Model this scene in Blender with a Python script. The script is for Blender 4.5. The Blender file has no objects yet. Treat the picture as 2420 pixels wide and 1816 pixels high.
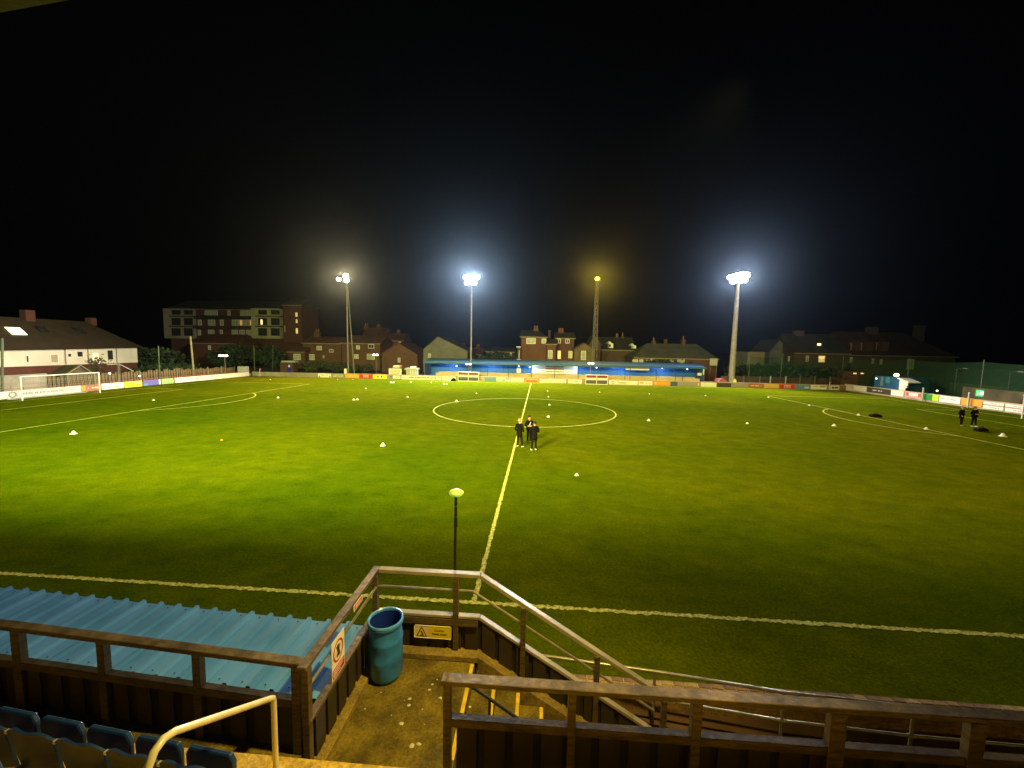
import bpy, bmesh, math, random
from math import sin, cos, pi, radians, hypot, atan2, sqrt
from mathutils import Vector, Matrix
random.seed(7)
SC = bpy.context.scene
COL = SC.collection

# ---------------------------------------------------------------- camera, world, exposure
CAM_O = Vector((1.49143373, -9.40764806, 6.32436628))
CAM_R = Vector((0.99740775, 0.06954963, 0.01845601))
CAM_U = Vector((-0.02457369, 0.0881591, 0.99580325))
CAM_F = Vector((-0.06763069, 0.99367541, -0.08963966))
FPX = 951.8043
cam = bpy.data.cameras.new('camera')
cam.sensor_width = 36; cam.lens = FPX / 2420 * 36
cam.clip_start = 0.05; cam.clip_end = 1500
camo = bpy.data.objects.new('camera', cam); COL.objects.link(camo)
M = Matrix((CAM_R, CAM_U, -CAM_F)).transposed().to_4x4(); M.translation = CAM_O
camo.matrix_world = M
SC.camera = camo

world = bpy.data.worlds.new('World'); SC.world = world; world.use_nodes = True
nt = world.node_tree
bg = nt.nodes['Background']
skyn = nt.nodes.new('ShaderNodeTexSky'); skyn.sky_type = 'NISHITA'; skyn.sun_disc = False
skyn.sun_elevation = radians(-4.0); skyn.sun_rotation = radians(180)
nt.links.new(skyn.outputs[0], bg.inputs[0]); bg.inputs[1].default_value = 0.004
SC.view_settings.view_transform = 'Standard'; SC.view_settings.look = 'None'
SC.view_settings.exposure = 0.0; SC.view_settings.gamma = 1.0
SC.view_settings.use_curve_mapping = False
SC.render.engine = 'CYCLES'
cy = SC.cycles
cy.use_denoising = True; cy.max_bounces = 5; cy.diffuse_bounces = 2; cy.glossy_bounces = 2
cy.transparent_max_bounces = 10; cy.volume_bounces = 0; cy.transmission_bounces = 2
cy.sample_clamp_indirect = 4; cy.caustics_reflective = False; cy.caustics_refractive = False
cy.light_sampling_threshold = 0.005

# ---------------------------------------------------------------- lamps: near side floodlights (over and behind the stand)
def spot(name, loc, target, power, color, size=150, blend=0.7, radius=0.35):
    l = bpy.data.lights.new(name, 'SPOT'); l.energy = power; l.color = color
    l.spot_size = radians(size); l.spot_blend = blend; l.shadow_soft_size = radius
    o = bpy.data.objects.new(name, l); COL.objects.link(o); o.location = loc
    o.rotation_euler = (Vector(target) - Vector(loc)).to_track_quat('-Z', 'Y').to_euler()
    return o
GREENISH = (0.92, 1.0, 0.60); WARM = (1.0, 0.74, 0.36); AMBER = (1.0, 0.60, 0.20); COOL = (0.72, 0.85, 1.0); NEUTRAL = (1.0, 0.95, 0.80)
NEAR = [(-34, -19, 21, (-16, 44, 0), 125000, (.66, 1.0, .24)), (-13, -19, 20.5, (-10, 46, 0), 245000, (1.0, .92, .30)),
        (13, -19, 18.5, (5, 50, 0), 98000, (1.0, .66, .22)), (36, -19, 18.5, (18, 50, 0), 26000, (1.0, .46, .08))]
for i, (x, y, z, t, p, c) in enumerate(NEAR):
    spot('near_floodlight', (x, y, z), t, p, c, 112 if i == 0 else 88, 1.0, 3.2)
spot('near_floodlight', (36, -19, 22.6), (-60, 45, 4), 330000, (1.0, .93, .66), 30, .9, 1.0)  # extra unseen spot added to brighten the white house and left end boards
spot('stand_roof_lamp', (3.2, -5.5, 8.7), (-.4, -4.6, 1.3), 3000, (1.0, .74, .20), 104, 1.0, .12)

# ---------------------------------------------------------------- materials
MATS = {}
def mat(key, col, rough=0.8, var=0.15, scale=3.0, bump=0.0, metal=0.0, col2=None, emit=0.0, ecol=None, detail=4, spec=0.5, coat=0.0, stretch=None, bscale=None, speck=0):
    if key in MATS: return MATS[key]
    m = bpy.data.materials.new(key); m.use_nodes = True
    n = m.node_tree; b = n.nodes['Principled BSDF']
    tc = n.nodes.new('ShaderNodeTexCoord')
    nz = n.nodes.new('ShaderNodeTexNoise'); nz.inputs['Scale'].default_value = scale; nz.inputs['Detail'].default_value = detail
    mp = n.nodes.new('ShaderNodeMapping'); n.links.new(tc.outputs['Object'], mp.inputs[0])
    if stretch: mp.inputs['Scale'].default_value = stretch
    n.links.new(mp.outputs[0], nz.inputs['Vector'])
    cr = n.nodes.new('ShaderNodeValToRGB'); n.links.new(nz.outputs[0], cr.inputs[0])
    c2 = col2 or tuple(min(1, c * (1 + var)) for c in col); c1 = col if col2 else tuple(c * (1 - var) for c in col)
    cr.color_ramp.elements[0].position = 0.36; cr.color_ramp.elements[1].position = 0.64
    cr.color_ramp.elements[0].color = (*c1, 1); cr.color_ramp.elements[1].color = (*c2, 1)
    if speck:
        ns_ = n.nodes.new('ShaderNodeTexNoise'); ns_.inputs['Scale'].default_value = speck; ns_.inputs['Detail'].default_value = 6; ns_.inputs['Roughness'].default_value = .75
        n.links.new(mp.outputs[0], ns_.inputs['Vector'])
        rs_ = n.nodes.new('ShaderNodeValToRGB'); n.links.new(ns_.outputs[0], rs_.inputs[0])
        rs_.color_ramp.elements[0].position = .36; rs_.color_ramp.elements[0].color = (.5, .5, .48, 1); rs_.color_ramp.elements[1].position = .66; rs_.color_ramp.elements[1].color = (1.5, 1.5, 1.6, 1)
        mx_ = n.nodes.new('ShaderNodeMix'); mx_.data_type = 'RGBA'; mx_.blend_type = 'MULTIPLY'; mx_.inputs[0].default_value = .8
        n.links.new(cr.outputs[0], mx_.inputs[6]); n.links.new(rs_.outputs[0], mx_.inputs[7]); n.links.new(mx_.outputs[2], b.inputs['Base Color'])
    else: n.links.new(cr.outputs[0], b.inputs['Base Color'])
    b.inputs['Roughness'].default_value = rough; b.inputs['Metallic'].default_value = metal
    b.inputs['Specular IOR Level'].default_value = spec
    if coat: b.inputs['Coat Weight'].default_value = coat; b.inputs['Coat Roughness'].default_value = .15
    if bump:
        n2 = n.nodes.new('ShaderNodeTexNoise'); n2.inputs['Scale'].default_value = bscale or scale * 6; n2.inputs['Detail'].default_value = 5
        n.links.new(mp.outputs[0], n2.inputs['Vector'])
        bp = n.nodes.new('ShaderNodeBump'); bp.inputs['Strength'].default_value = bump; bp.inputs['Distance'].default_value = 0.02
        n.links.new(n2.outputs[0], bp.inputs['Height']); n.links.new(bp.outputs[0], b.inputs['Normal'])
    if emit:
        b.inputs['Emission Color'].default_value = (*(ecol or col), 1); b.inputs['Emission Strength'].default_value = emit
    MATS[key] = m
    return m

def brickmat(key, c1, c2, mortar, scale=1.0, var=.6):
    if key in MATS: return MATS[key]
    m = bpy.data.materials.new(key); m.use_nodes = True
    n = m.node_tree; b = n.nodes['Principled BSDF']
    tc = n.nodes.new('ShaderNodeTexCoord'); mp = n.nodes.new('ShaderNodeMapping')
    mp.inputs['Rotation'].default_value = (radians(90), 0, 0)
    n.links.new(tc.outputs['Object'], mp.inputs[0])
    br = n.nodes.new('ShaderNodeTexBrick'); br.inputs['Scale'].default_value = scale
    br.inputs['Brick Width'].default_value = .225; br.inputs['Row Height'].default_value = .075; br.inputs['Mortar Size'].default_value = .008
    br.inputs['Color1'].default_value = (*c1, 1); br.inputs['Color2'].default_value = (*c2, 1); br.inputs['Mortar'].default_value = (*mortar, 1)
    n.links.new(mp.outputs[0], br.inputs['Vector'])
    nz = n.nodes.new('ShaderNodeTexNoise'); nz.inputs['Scale'].default_value = .5; nz.inputs['Detail'].default_value = 6
    n.links.new(tc.outputs['Object'], nz.inputs['Vector'])
    mx = n.nodes.new('ShaderNodeMix'); mx.data_type = 'RGBA'; mx.blend_type = 'MULTIPLY'; mx.inputs[0].default_value = var
    n.links.new(br.outputs[0], mx.inputs[6]); n.links.new(nz.outputs[0], mx.inputs[7])
    n.links.new(mx.outputs[2], b.inputs['Base Color']); b.inputs['Roughness'].default_value = .9
    MATS[key] = m
    return m

def grass_mat():
    m = bpy.data.materials.new('grass'); m.use_nodes = True
    n = m.node_tree; b = n.nodes['Principled BSDF']; L = n.links.new
    tc = n.nodes.new('ShaderNodeTexCoord')
    def noise(s, d, st=(1, 1, 1), rough=.55):
        mp = n.nodes.new('ShaderNodeMapping'); mp.inputs['Scale'].default_value = st; L(tc.outputs['Object'], mp.inputs[0])
        z = n.nodes.new('ShaderNodeTexNoise'); z.inputs['Scale'].default_value = s; z.inputs['Detail'].default_value = d; z.inputs['Roughness'].default_value = rough
        L(mp.outputs[0], z.inputs['Vector']); return z
    big = noise(.045, 4, (1, 1.3, 1), .6); mid = noise(.8, 8, (1, 1.3, 1), .78); fine = noise(14, 8, (1, 1, 1), .8)
    r1 = n.nodes.new('ShaderNodeValToRGB'); L(big.outputs[0], r1.inputs[0])
    r1.color_ramp.elements[0].position = .35; r1.color_ramp.elements[0].color = (.060, .097, .0012, 1)
    r1.color_ramp.elements[1].position = .65; r1.color_ramp.elements[1].color = (.116, .134, .0018, 1)
    r2 = n.nodes.new('ShaderNodeValToRGB'); L(mid.outputs[0], r2.inputs[0])
    r2.color_ramp.elements[0].position = .33; r2.color_ramp.elements[0].color = (.50, .62, .5, 1)
    r2.color_ramp.elements[1].position = .68; r2.color_ramp.elements[1].color = (1.32, 1.22, 1.1, 1)
    r3 = n.nodes.new('ShaderNodeValToRGB'); L(fine.outputs[0], r3.inputs[0])
    r3.color_ramp.elements[0].position = .34; r3.color_ramp.elements[0].color = (.45, .52, .4, 1)
    r3.color_ramp.elements[1].position = .68; r3.color_ramp.elements[1].color = (1.5, 1.4, 1.3, 1)
    a = n.nodes.new('ShaderNodeMix'); a.data_type = 'RGBA'; a.blend_type = 'MULTIPLY'; a.inputs[0].default_value = .8
    L(r1.outputs[0], a.inputs[6]); L(r2.outputs[0], a.inputs[7])
    c = n.nodes.new('ShaderNodeMix'); c.data_type = 'RGBA'; c.blend_type = 'MULTIPLY'; c.inputs[0].default_value = .9
    L(a.outputs[2], c.inputs[6]); L(r3.outputs[0], c.inputs[7])
    L(c.outputs[2], b.inputs['Base Color']); b.inputs['Roughness'].default_value = 1; b.inputs['Specular IOR Level'].default_value = 0
    bp = n.nodes.new('ShaderNodeBump'); bp.inputs['Strength'].default_value = .7; bp.inputs['Distance'].default_value = .04
    L(fine.outputs[0], bp.inputs['Height']); L(bp.outputs[0], b.inputs['Normal'])
    return m
MGRASS = grass_mat()

def line_mat():
    m = bpy.data.materials.new('line_paint'); m.use_nodes = True
    n = m.node_tree; b = n.nodes['Principled BSDF']; L = n.links.new
    tc = n.nodes.new('ShaderNodeTexCoord')
    z = n.nodes.new('ShaderNodeTexNoise'); z.inputs['Scale'].default_value = 11; z.inputs['Detail'].default_value = 6; z.inputs['Roughness'].default_value = .8
    L(tc.outputs['Object'], z.inputs['Vector'])
    r = n.nodes.new('ShaderNodeValToRGB'); L(z.outputs[0], r.inputs[0])
    r.color_ramp.elements[0].position = .40; r.color_ramp.elements[0].color = (.20, .22, .012, 1)
    r.color_ramp.elements[1].position = .58; r.color_ramp.elements[1].color = (.80, .75, .06, 1)
    L(r.outputs[0], b.inputs['Base Color']); b.inputs['Roughness'].default_value = .9
    bp = n.nodes.new('ShaderNodeBump'); bp.inputs['Strength'].default_value = .5; bp.inputs['Distance'].default_value = .03
    L(z.outputs[0], bp.inputs['Height']); L(bp.outputs[0], b.inputs['Normal'])
    return m
MLINE = line_mat()

WHITE = mat('white_paint', (.80, .79, .74), .5, .05, 2)
CREAMW = mat('cream_render', (.74, .70, .60), .85, .06, .6)
TIMBER = mat('brown_painted_timber', (.10, .070, .025), .42, .42, 2.5, .35, stretch=(1, 1, 5), bscale=14, speck=9)
PANEL = mat('brown_cladding', (.034, .023, .010), .65, .3, 1.8, .15)
PANELG = mat('dark_cladding_recess', (.018, .012, .006), .75, .3, 2, .1)
TUBE = mat('galvanised_tube', (.34, .31, .20), .30, .18, 6, .1, metal=.55)
CREAMT = mat('cream_tube', (.62, .55, .30), .32, .12, 5, .08, coat=.3)
CONC = mat('walkway_concrete', (.085, .064, .010), .8, .35, 2.3, .7, detail=12, bscale=70, col2=(.24, .175, .022), spec=.25, speck=26)
CONCK = mat('kerb_concrete', (.24, .165, .03), .85, .25, 3, .4, bscale=40, speck=20)
TREADLIT = mat('lit_tread_concrete', (.52, .34, .04), .85, .2, 2.5, .4, bscale=40, speck=18)  # concrete made paler and yellower, light on the treads put into the colour
YELLOW = mat('yellow_nosing', (.72, .50, .03), .55, .18, 8, .2)
BLUEROOF = mat('blue_roof_sheet', (.070, .23, .52), .34, .2, 1.6, .12, coat=.15, detail=9, col2=(.12, .33, .72), stretch=(1, .5, 1))
BLUEW = mat('blue_wall_paint', (.008, .13, .52), .6, .18, .25)
BLUEDK = mat('dark_blue_roof', (.012, .055, .12), .5, .2, .5)
SEATB = mat('blue_seat_plastic', (.006, .028, .085), .38, .15, 3)
DRUMB = mat('blue_drum_plastic', (.03, .19, .62), .36, .25, 5, .1)
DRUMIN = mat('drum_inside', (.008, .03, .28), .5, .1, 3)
METALD = mat('dark_metal', (.03, .028, .025), .45, .2, 5, metal=.5)
BLACKP = mat('black_plastic', (.012, .011, .01), .4, .2, 5)
GREYP = mat('grey_metal_pole', (.15, .14, .12), .45, .15, 2, metal=.3)
LGREY = mat('light_grey', (.42, .41, .38), .7, .12, 1)
RED = mat('red_print', (.52, .035, .02), .5, .1, 2); REDK = mat('dark_red_panel', (.32, .015, .015), .5, .1, 2)
MORTAR = mat('mortar', (.60, .50, .20), .9, .25, 6, .3)
BRICKS = [mat('brick_a', (.34, .20, .06), .88, .3, 8, .4), mat('brick_b', (.24, .13, .045), .88, .3, 8, .4), mat('brick_c', (.46, .30, .10), .88, .3, 8, .4)]
BRICKH = brickmat('house_brick', (.19, .068, .028), (.13, .045, .02), (.16, .11, .07))
BRICKR = brickmat('red_brick', (.17, .045, .03), (.12, .03, .02), (.15, .09, .07))
BRICKD = brickmat('brown_brick', (.13, .075, .04), (.09, .05, .03), (.13, .1, .07))
SLATE = mat('roof_slate', (.034, .030, .024), .75, .3, .8, .2)
TILE = mat('roof_tile', (.085, .03, .014), .8, .3, .8, .2)
PLATE = mat('roof_brown', (.030, .020, .009), .8, .2, .8, .2)
GLASSD = mat('dark_window_glass', (.03, .03, .035), .12, .3, 1)
GLASSP = mat('curtained_window', (.42, .42, .38), .5, .25, 1.5)
LITW = mat('lit_window_warm', (.8, .55, .15), .5, .2, 3, emit=.9, ecol=(1, .66, .22))
LITW2 = mat('lit_window_pale', (.8, .7, .4), .5, .2, 3, emit=1.7, ecol=(1, .82, .42))
LITO = mat('lit_window_orange', (.6, .3, .1), .5, .2, 3, emit=.45, ecol=(1, .42, .12))
SKIN = mat('skin', (.55, .30, .19), .55, .08, 10)
CLOTHB = mat('black_cloth', (.007, .006, .006), 1, .3, 12, .3, spec=.1)
CLOTHN = mat('charcoal_cloth', (.010, .009, .010), 1, .3, 12, .3, spec=.1)
HAIRD = mat('dark_hair', (.02, .012, .008), .7, .3, 40, .4)
HAIRG = mat('grey_hair', (.35, .28, .18), .7, .2, 40, .4)

# ---------------------------------------------------------------- geometry helpers
def px(x, y, Y=None, X=None, Z=None):
    """point seen at source pixel (x, y) on the plane y=Y, x=X or z=Z"""
    d = CAM_F + CAM_R * ((x - 1210) / FPX) - CAM_U * ((y - 908) / FPX)
    if Y is not None: t = (Y - CAM_O.y) / d.y
    elif X is not None: t = (X - CAM_O.x) / d.x
    else: t = (Z - CAM_O.z) / d.z
    return CAM_O + d * t

class MB:
    def __init__(s): s.v = []; s.f = []; s.m = []; s.mi = 0
    def face(s, idx): s.f.append(idx); s.m.append(s.mi)
    def quad(s, a, b, c, d):
        n = len(s.v); s.v += [tuple(a), tuple(b), tuple(c), tuple(d)]; s.face((n, n + 1, n + 2, n + 3)); return s
    def hexa(s, p):
        n = len(s.v); s.v += [tuple(q) for q in p]
        for f in ((0, 3, 2, 1), (4, 5, 6, 7), (0, 1, 5, 4), (1, 2, 6, 5), (2, 3, 7, 6), (3, 0, 4, 7)):
            s.face(tuple(n + i for i in f))
        return s
    def box(s, x0, x1, y0, y1, z0, z1):
        return s.hexa([(x0, y0, z0), (x1, y0, z0), (x1, y1, z0), (x0, y1, z0), (x0, y0, z1), (x1, y0, z1), (x1, y1, z1), (x0, y1, z1)])
    def beam(s, a, b, w, h, up=(0, 0, 1)):
        """bar from a to b, w across and h along up; a, b on its centre line"""
        a = Vector(a); b = Vector(b); d = (b - a).normalized(); u = Vector(up)
        sd = d.cross(u).normalized(); uu = sd.cross(d).normalized()
        p = []
        for q in (a, b):
            p += [q - sd * w / 2 - uu * h / 2, q + sd * w / 2 - uu * h / 2, q + sd * w / 2 + uu * h / 2, q - sd * w / 2 + uu * h / 2]
        return s.hexa([p[0], p[1], p[2], p[3], p[4], p[5], p[6], p[7]])
    def tube(s, pts, r, seg=8, caps=True, radii=None):
        pts = [Vector(p) for p in pts]; n0 = len(s.v)
        ref = None
        for i, p in enumerate(pts):
            t = (pts[min(i + 1, len(pts) - 1)] - pts[max(i - 1, 0)]).normalized()
            if ref is None: ref = Vector((0, 0, 1)) if abs(t.z) < .9 else Vector((1, 0, 0))
            a = t.cross(ref).normalized(); b = a.cross(t).normalized(); ref = b
            rr = radii[i] if radii else r
            for k in range(seg):
                an = 2 * pi * k / seg
                s.v.append(tuple(p + a * cos(an) * rr + b * sin(an) * rr))
        for i in range(len(pts) - 1):
            for k in range(seg):
                q = n0 + i * seg; s.face((q + k, q + (k + 1) % seg, q + seg + (k + 1) % seg, q + seg + k))
        if caps:
            s.face(tuple(n0 + k for k in reversed(range(seg)))); s.face(tuple(n0 + (len(pts) - 1) * seg + k for k in range(seg)))
        return s
    def lathe(s, prof, c, seg=24, axis=None):
        """prof: (r, z) list about vertical axis through c"""
        n0 = len(s.v)
        for r, z in prof:
            for k in range(seg):
                an = 2 * pi * k / seg; s.v.append((c[0] + r * cos(an), c[1] + r * sin(an), c[2] + z))
        for i in range(len(prof) - 1):
            for k in range(seg):
                q = n0 + i * seg; s.face((q + k, q + (k + 1) % seg, q + seg + (k + 1) % seg, q + seg + k))
        return s
    def prism(s, poly, axis, a, b):
        """poly in the other two coordinates (in order), extruded along axis from a to b"""
        n = len(s.v); k = len(poly)
        for t in (a, b):
            for p in poly:
                q = [0, 0, 0]; o = [i for i in range(3) if i != axis]
                q[axis] = t; q[o[0]] = p[0]; q[o[1]] = p[1]; s.v.append(tuple(q))
        s.face(tuple(n + i for i in reversed(range(k)))); s.face(tuple(n + k + i for i in range(k)))
        for i in range(k):
            j = (i + 1) % k; s.face((n + i, n + j, n + k + j, n + k + i))
        return s
    def merge(s, o, mi=None):
        n = len(s.v); s.v += o.v
        for f, m_ in zip(o.f, o.m): s.f.append(tuple(i + n for i in f)); s.m.append(m_ if mi is None else mi)
        return s

def wloc(o):
    v = Vector((0, 0, 0))
    while o is not None: v += Vector(o.location); o = o.parent
    return v

def build(name, mb, mats, parent=None, smooth=False, bevel=0.0, label=None, cat=None, group=None, kind=None, base=False):
    if not isinstance(mats, (list, tuple)): mats = [mats]
    xs = [v[0] for v in mb.v]; ys = [v[1] for v in mb.v]; zs = [v[2] for v in mb.v]
    c = Vector(((min(xs) + max(xs)) / 2, (min(ys) + max(ys)) / 2, min(zs)))
    me = bpy.data.meshes.new(name)
    me.from_pydata([(v[0] - c.x, v[1] - c.y, v[2] - c.z) for v in mb.v], [], mb.f)
    for m in mats: me.materials.append(m)
    if len(mats) > 1: me.polygons.foreach_set('material_index', mb.m)
    bm = bmesh.new(); bm.from_mesh(me)
    bmesh.ops.recalc_face_normals(bm, faces=bm.faces)
    if bevel:
        ed = [e for e in bm.edges if e.is_manifold and e.calc_face_angle(0) > .6]
        bmesh.ops.bevel(bm, geom=ed, offset=bevel, segments=1, affect='EDGES')
    bm.to_mesh(me); bm.free()
    if smooth:
        me.polygons.foreach_set('use_smooth', [True] * len(me.polygons))
        try: me.set_sharp_from_angle(angle=radians(38))
        except Exception: pass
    o = bpy.data.objects.new(name, me); COL.objects.link(o)
    o.location = c - (wloc(parent) if parent else Vector())
    if parent: o.parent = parent
    tag(o, label, cat, group, kind)
    return o

def tag(o, label=None, cat=None, group=None, kind=None):
    if label: o['label'] = label
    if cat: o['category'] = cat
    if group: o['group'] = group
    if kind: o['kind'] = kind

def thing(name, label, cat, loc, group=None):
    o = bpy.data.objects.new(name, None); o.empty_display_size = .2
    COL.objects.link(o); o.location = loc; tag(o, label, cat, group); return o

def copy_tree(o, parent=None):
    c = o.copy(); COL.objects.link(c)
    if parent: c.parent = parent
    for ch in o.children: copy_tree(ch, c)
    return c

def text_mesh(txt, size, mtl, name, parent, origin, xdir, zdir, align='CENTER', depth=0.001, squash=1.0):
    cu = bpy.data.curves.new('t', 'FONT'); cu.body = txt; cu.size = size; cu.align_x = align; cu.align_y = 'CENTER'; cu.extrude = depth
    cu.resolution_u = 3
    to = bpy.data.objects.new('t', cu); COL.objects.link(to)
    dg = bpy.context.evaluated_depsgraph_get(); dg.update()
    me = bpy.data.meshes.new_from_object(to.evaluated_get(dg))
    bpy.data.objects.remove(to)
    xd = Vector(xdir).normalized() ; zd = Vector(zdir).normalized(); nd = xd.cross(zd)
    mb = MB(); mb.v = [tuple(Vector(origin) + xd * v.co.x * squash + zd * v.co.y + nd * v.co.z) for v in me.vertices]
    mb.f = [tuple(p.vertices) for p in me.polygons]; mb.m = [0] * len(mb.f)
    bpy.data.meshes.remove(me)
    return build(name, mb, mtl, parent)

# ================================================================= SETTING
L2, PW = 51.3, 63.25
C = PW / 2
mb = MB(); mb.quad((-600, -200, -.02), (600, -200, -.02), (600, 900, -.02), (-600, 900, -.02))
build('ground', mb, mat('dark_ground', (.035, .035, .022), .95, .3, .2), kind='structure')
mb = MB()
nx, ny = 24, 16
x0, x1, y0, y1 = -53.7, 54.6, -2.1, 64.2
for i in range(nx + 1):
    for j in range(ny + 1): mb.v.append((x0 + (x1 - x0) * i / nx, y0 + (y1 - y0) * j / ny, 0))
for i in range(nx):
    for j in range(ny): a = i * (ny + 1) + j; mb.face((a, a + ny + 1, a + ny + 2, a + 1))
build('pitch', mb, MGRASS, kind='structure')

def jline(mb, pts, w=.12, z=.004, jit=.018, step=.12):
    """painted strip along a polyline with ragged edges"""
    P = [Vector((p[0], p[1], 0)) for p in pts]; out = []
    for a, b in zip(P, P[1:]):
        n = max(1, int((b - a).length / step)); d = (b - a).normalized(); s = Vector((-d.y, d.x, 0))
        for i in range(n + (b is P[-1])):
            q = a + (b - a) * i / n
            out.append((q + s * (w / 2 + random.uniform(-jit, jit)), q - s * (w / 2 + random.uniform(-jit, jit))))
    n0 = len(mb.v)
    for l, r in out: mb.v.append((l.x, l.y, z)); mb.v.append((r.x, r.y, z))
    for i in range(len(out) - 1): a = n0 + 2 * i; mb.face((a, a + 1, a + 3, a + 2))
mk = bpy.data.objects.new('pitch_markings', None); COL.objects.link(mk); mk['kind'] = 'structure'
def line(name, pts, **k):
    m_ = MB(); jline(m_, pts, **k); build(name, m_, MLINE, mk)
line('touchline', [(-L2, 0), (L2, 0)], w=.125, jit=.03, step=.06)
line('touchline', [(-L2, PW), (L2, PW)], step=1)
line('goal_line', [(-L2, 0.07), (-L2, PW - .07)], step=.5); line('goal_line', [(L2, .07), (L2, PW - .07)], step=.5)
line('halfway_line', [(0, .08), (0, PW - .08)], w=.125, jit=.022, step=.08)
def arc(cx, cy, r, a0, a1, n=120): return [(cx + r * cos(a0 + (a1 - a0) * i / n), cy + r * sin(a0 + (a1 - a0) * i / n)) for i in range(n + 1)]
line('centre_circle', arc(0, C, 9.15, 0, 2 * pi, 200), z=.008, step=.3)
line('centre_spot', [(-.15, C), (.15, C)], w=.3, z=.012)
for sg in (-1, 1):
    for dx, dy, nm in ((16.5, 20.16, 'penalty_area_line'), (5.5, 9.16, 'goal_area_line')):
        X = sg * (L2 - dx)
        line(nm, [(sg * L2 - sg * .07, C - dy), (X, C - dy), (X, C + dy), (sg * L2 - sg * .07, C + dy)], z=.008, step=.4)
    a = math.acos(5.5 / 9.15)
    pcx = sg * (L2 - 11)
    line('penalty_arc', arc(pcx, C, 9.15, (pi - a if sg > 0 else -a), (pi + a if sg > 0 else a)), z=.012, step=.3)

# pitch side ground between the touchline run-off and the stand
mb = MB(); mb.quad((-60, -2.06, .004), (60, -2.06, .004), (60, -5.2, .004), (-60, -5.2, .004))
build('path', mb, mat('brown_path', (.13, .07, .03), .85, .35, 1.3, .4), kind='structure')

# ================================================================= FOREGROUND STAND
FL = 1.30                  # bay platform level
Y0, YB = -5.33, -3.27      # front rail line, outer bay rail line
XA, XB = -1.10, 0.60       # bay side rail, stair head
RISE, GO = .215, .37
SLP = .62
terr = bpy.data.objects.new('terrace', None); COL.objects.link(terr); terr['kind'] = 'structure'
mb = MB(); mb.box(XA - .06, XB - .03, -6.0, YB + .1, 0, FL)
build('bay_floor', mb, CONC, terr)
mb = MB(); mb.box(-9, XA - .062, -5.98, -5.2, 0, 1.55); build('front_walkway', mb, CONC, terr)
mb = MB(); mb.box(XB + .002, 14, -6.0, -5.2, 0, 1.3); build('front_walkway', mb, CONC, terr)
# seating tiers behind
for i in range(6):
    z = 2.1 + i * .5; ya = -5.8 - i * .75
    if i == 0:
        mb = MB(); mb.box(-9, 14, ya - .86, ya, 0, z); build('tier', mb, TREADLIT, terr)
    else:
        mb = MB(); mb.box(-9, 14, ya - .75 - (.11 if i < 6 else 0), ya - .112, 0, z); build('tier', mb, TREADLIT if i < 2 else CONC, terr)
# kerbs
mb = MB(); mb.box(XA + .04, XB + .02, YB - .19, YB + .06, FL, FL + .10); build('kerb', mb, CONCK, terr, bevel=.012)
mb = MB(); mb.box(XA - .05, XA + .16, -5.25, YB - .192, FL, FL + .10); build('kerb', mb, CONCK, terr, bevel=.012)
mb = MB()
xe = XB + .02 + (FL + .10) / SLP
mb.prism([(XB + .022, 0), (xe, 0), (XB + .022, FL + .10)], 1, YB - .19, YB + .06)
build('stair_string', mb, CONCK, terr)
mb = MB(); mb.prism([(XB + .35, 0), (xe + .0, 0), (XB + .35, FL - .25)], 1, -5.20, -5.06); build('stair_string', mb, CONCK, terr)
# steps: first edge is the platform edge
for k in range(0, 6):
    ztop = FL - RISE * k
    xa = XB - .04 + GO * (k - 1); xb = XB - .04 + GO * k
    if k > 0:
        mb = MB(); mb.box(xa + .002, xb, -5.05, YB - .194, 0, ztop); build('step', mb, CONC, terr, bevel=.008)
    mb = MB(); mb.box(xb - .052, xb + .006, -4.98, YB - .21, ztop - .03, ztop + .006); build('nosing', mb, YELLOW, terr, bevel=.005)
mb = MB(); mb.box(-1.02, -.3, -5.82, -5.79, 2.05, 2.106)
# litter and stains on the platform
lit = [(969, 1652, .03), (967, 1667, .026), (1041, 1650, .028), (1015, 1630, .02), (948, 1710, .035), (973, 1762, .035), (990, 1758, .028), (862, 1675, .012), (1022, 1617, .02),
       (901, 1636, .01), (1110, 1670, .02), (1044, 1615, .014), (1033, 1606, .012), (998, 1676, .012), (925, 1690, .01), (1003, 1712, .01), (956, 1655, .008)]
for i, (x, y, r) in enumerate(lit):
    q = px(x, y, Z=FL + .006); mb = MB(); n0 = 0
    for k in range(7):
        a = k * 2 * pi / 7; rr = r * random.uniform(.6, 1.25); mb.v.append((q.x + cos(a) * rr * 1.2, q.y + sin(a) * rr * .8, FL + .003))
    for k in range(7):
        a = k * 2 * pi / 7; rr = r * random.uniform(.3, .7); mb.v.append((q.x + cos(a) * rr, q.y + sin(a) * rr, FL + .003 + r * .35))
    for k in range(7): mb.face((k, (k + 1) % 7, 7 + (k + 1) % 7, 7 + k))
    mb.face(tuple(range(7, 14)))
    o = build('litter_scrap', mb, mat('pale_litter', (.62, .56, .42), .8, .2, 30), group='pale scraps of litter on the platform')
    where = ['right of centre', 'just behind the drum\'s shadow', 'beside the end post of the near fence', 'near the top step', 'in the middle of the wet patch', 'at the picture\'s bottom edge', 'beside its twin at the bottom edge',
             'by the drum foot', 'nearest the yellow top nosing', 'in front of the drum', 'on the first step', 'beyond the near fence corner', 'farthest from the camera', 'in the middle of the platform',
             'inside the drum\'s long shadow', 'left of the near fence end post', 'between drum and steps'][i]
    tag(o, 'pale crumpled scrap of litter on the platform, ' + where, 'litter')

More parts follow.
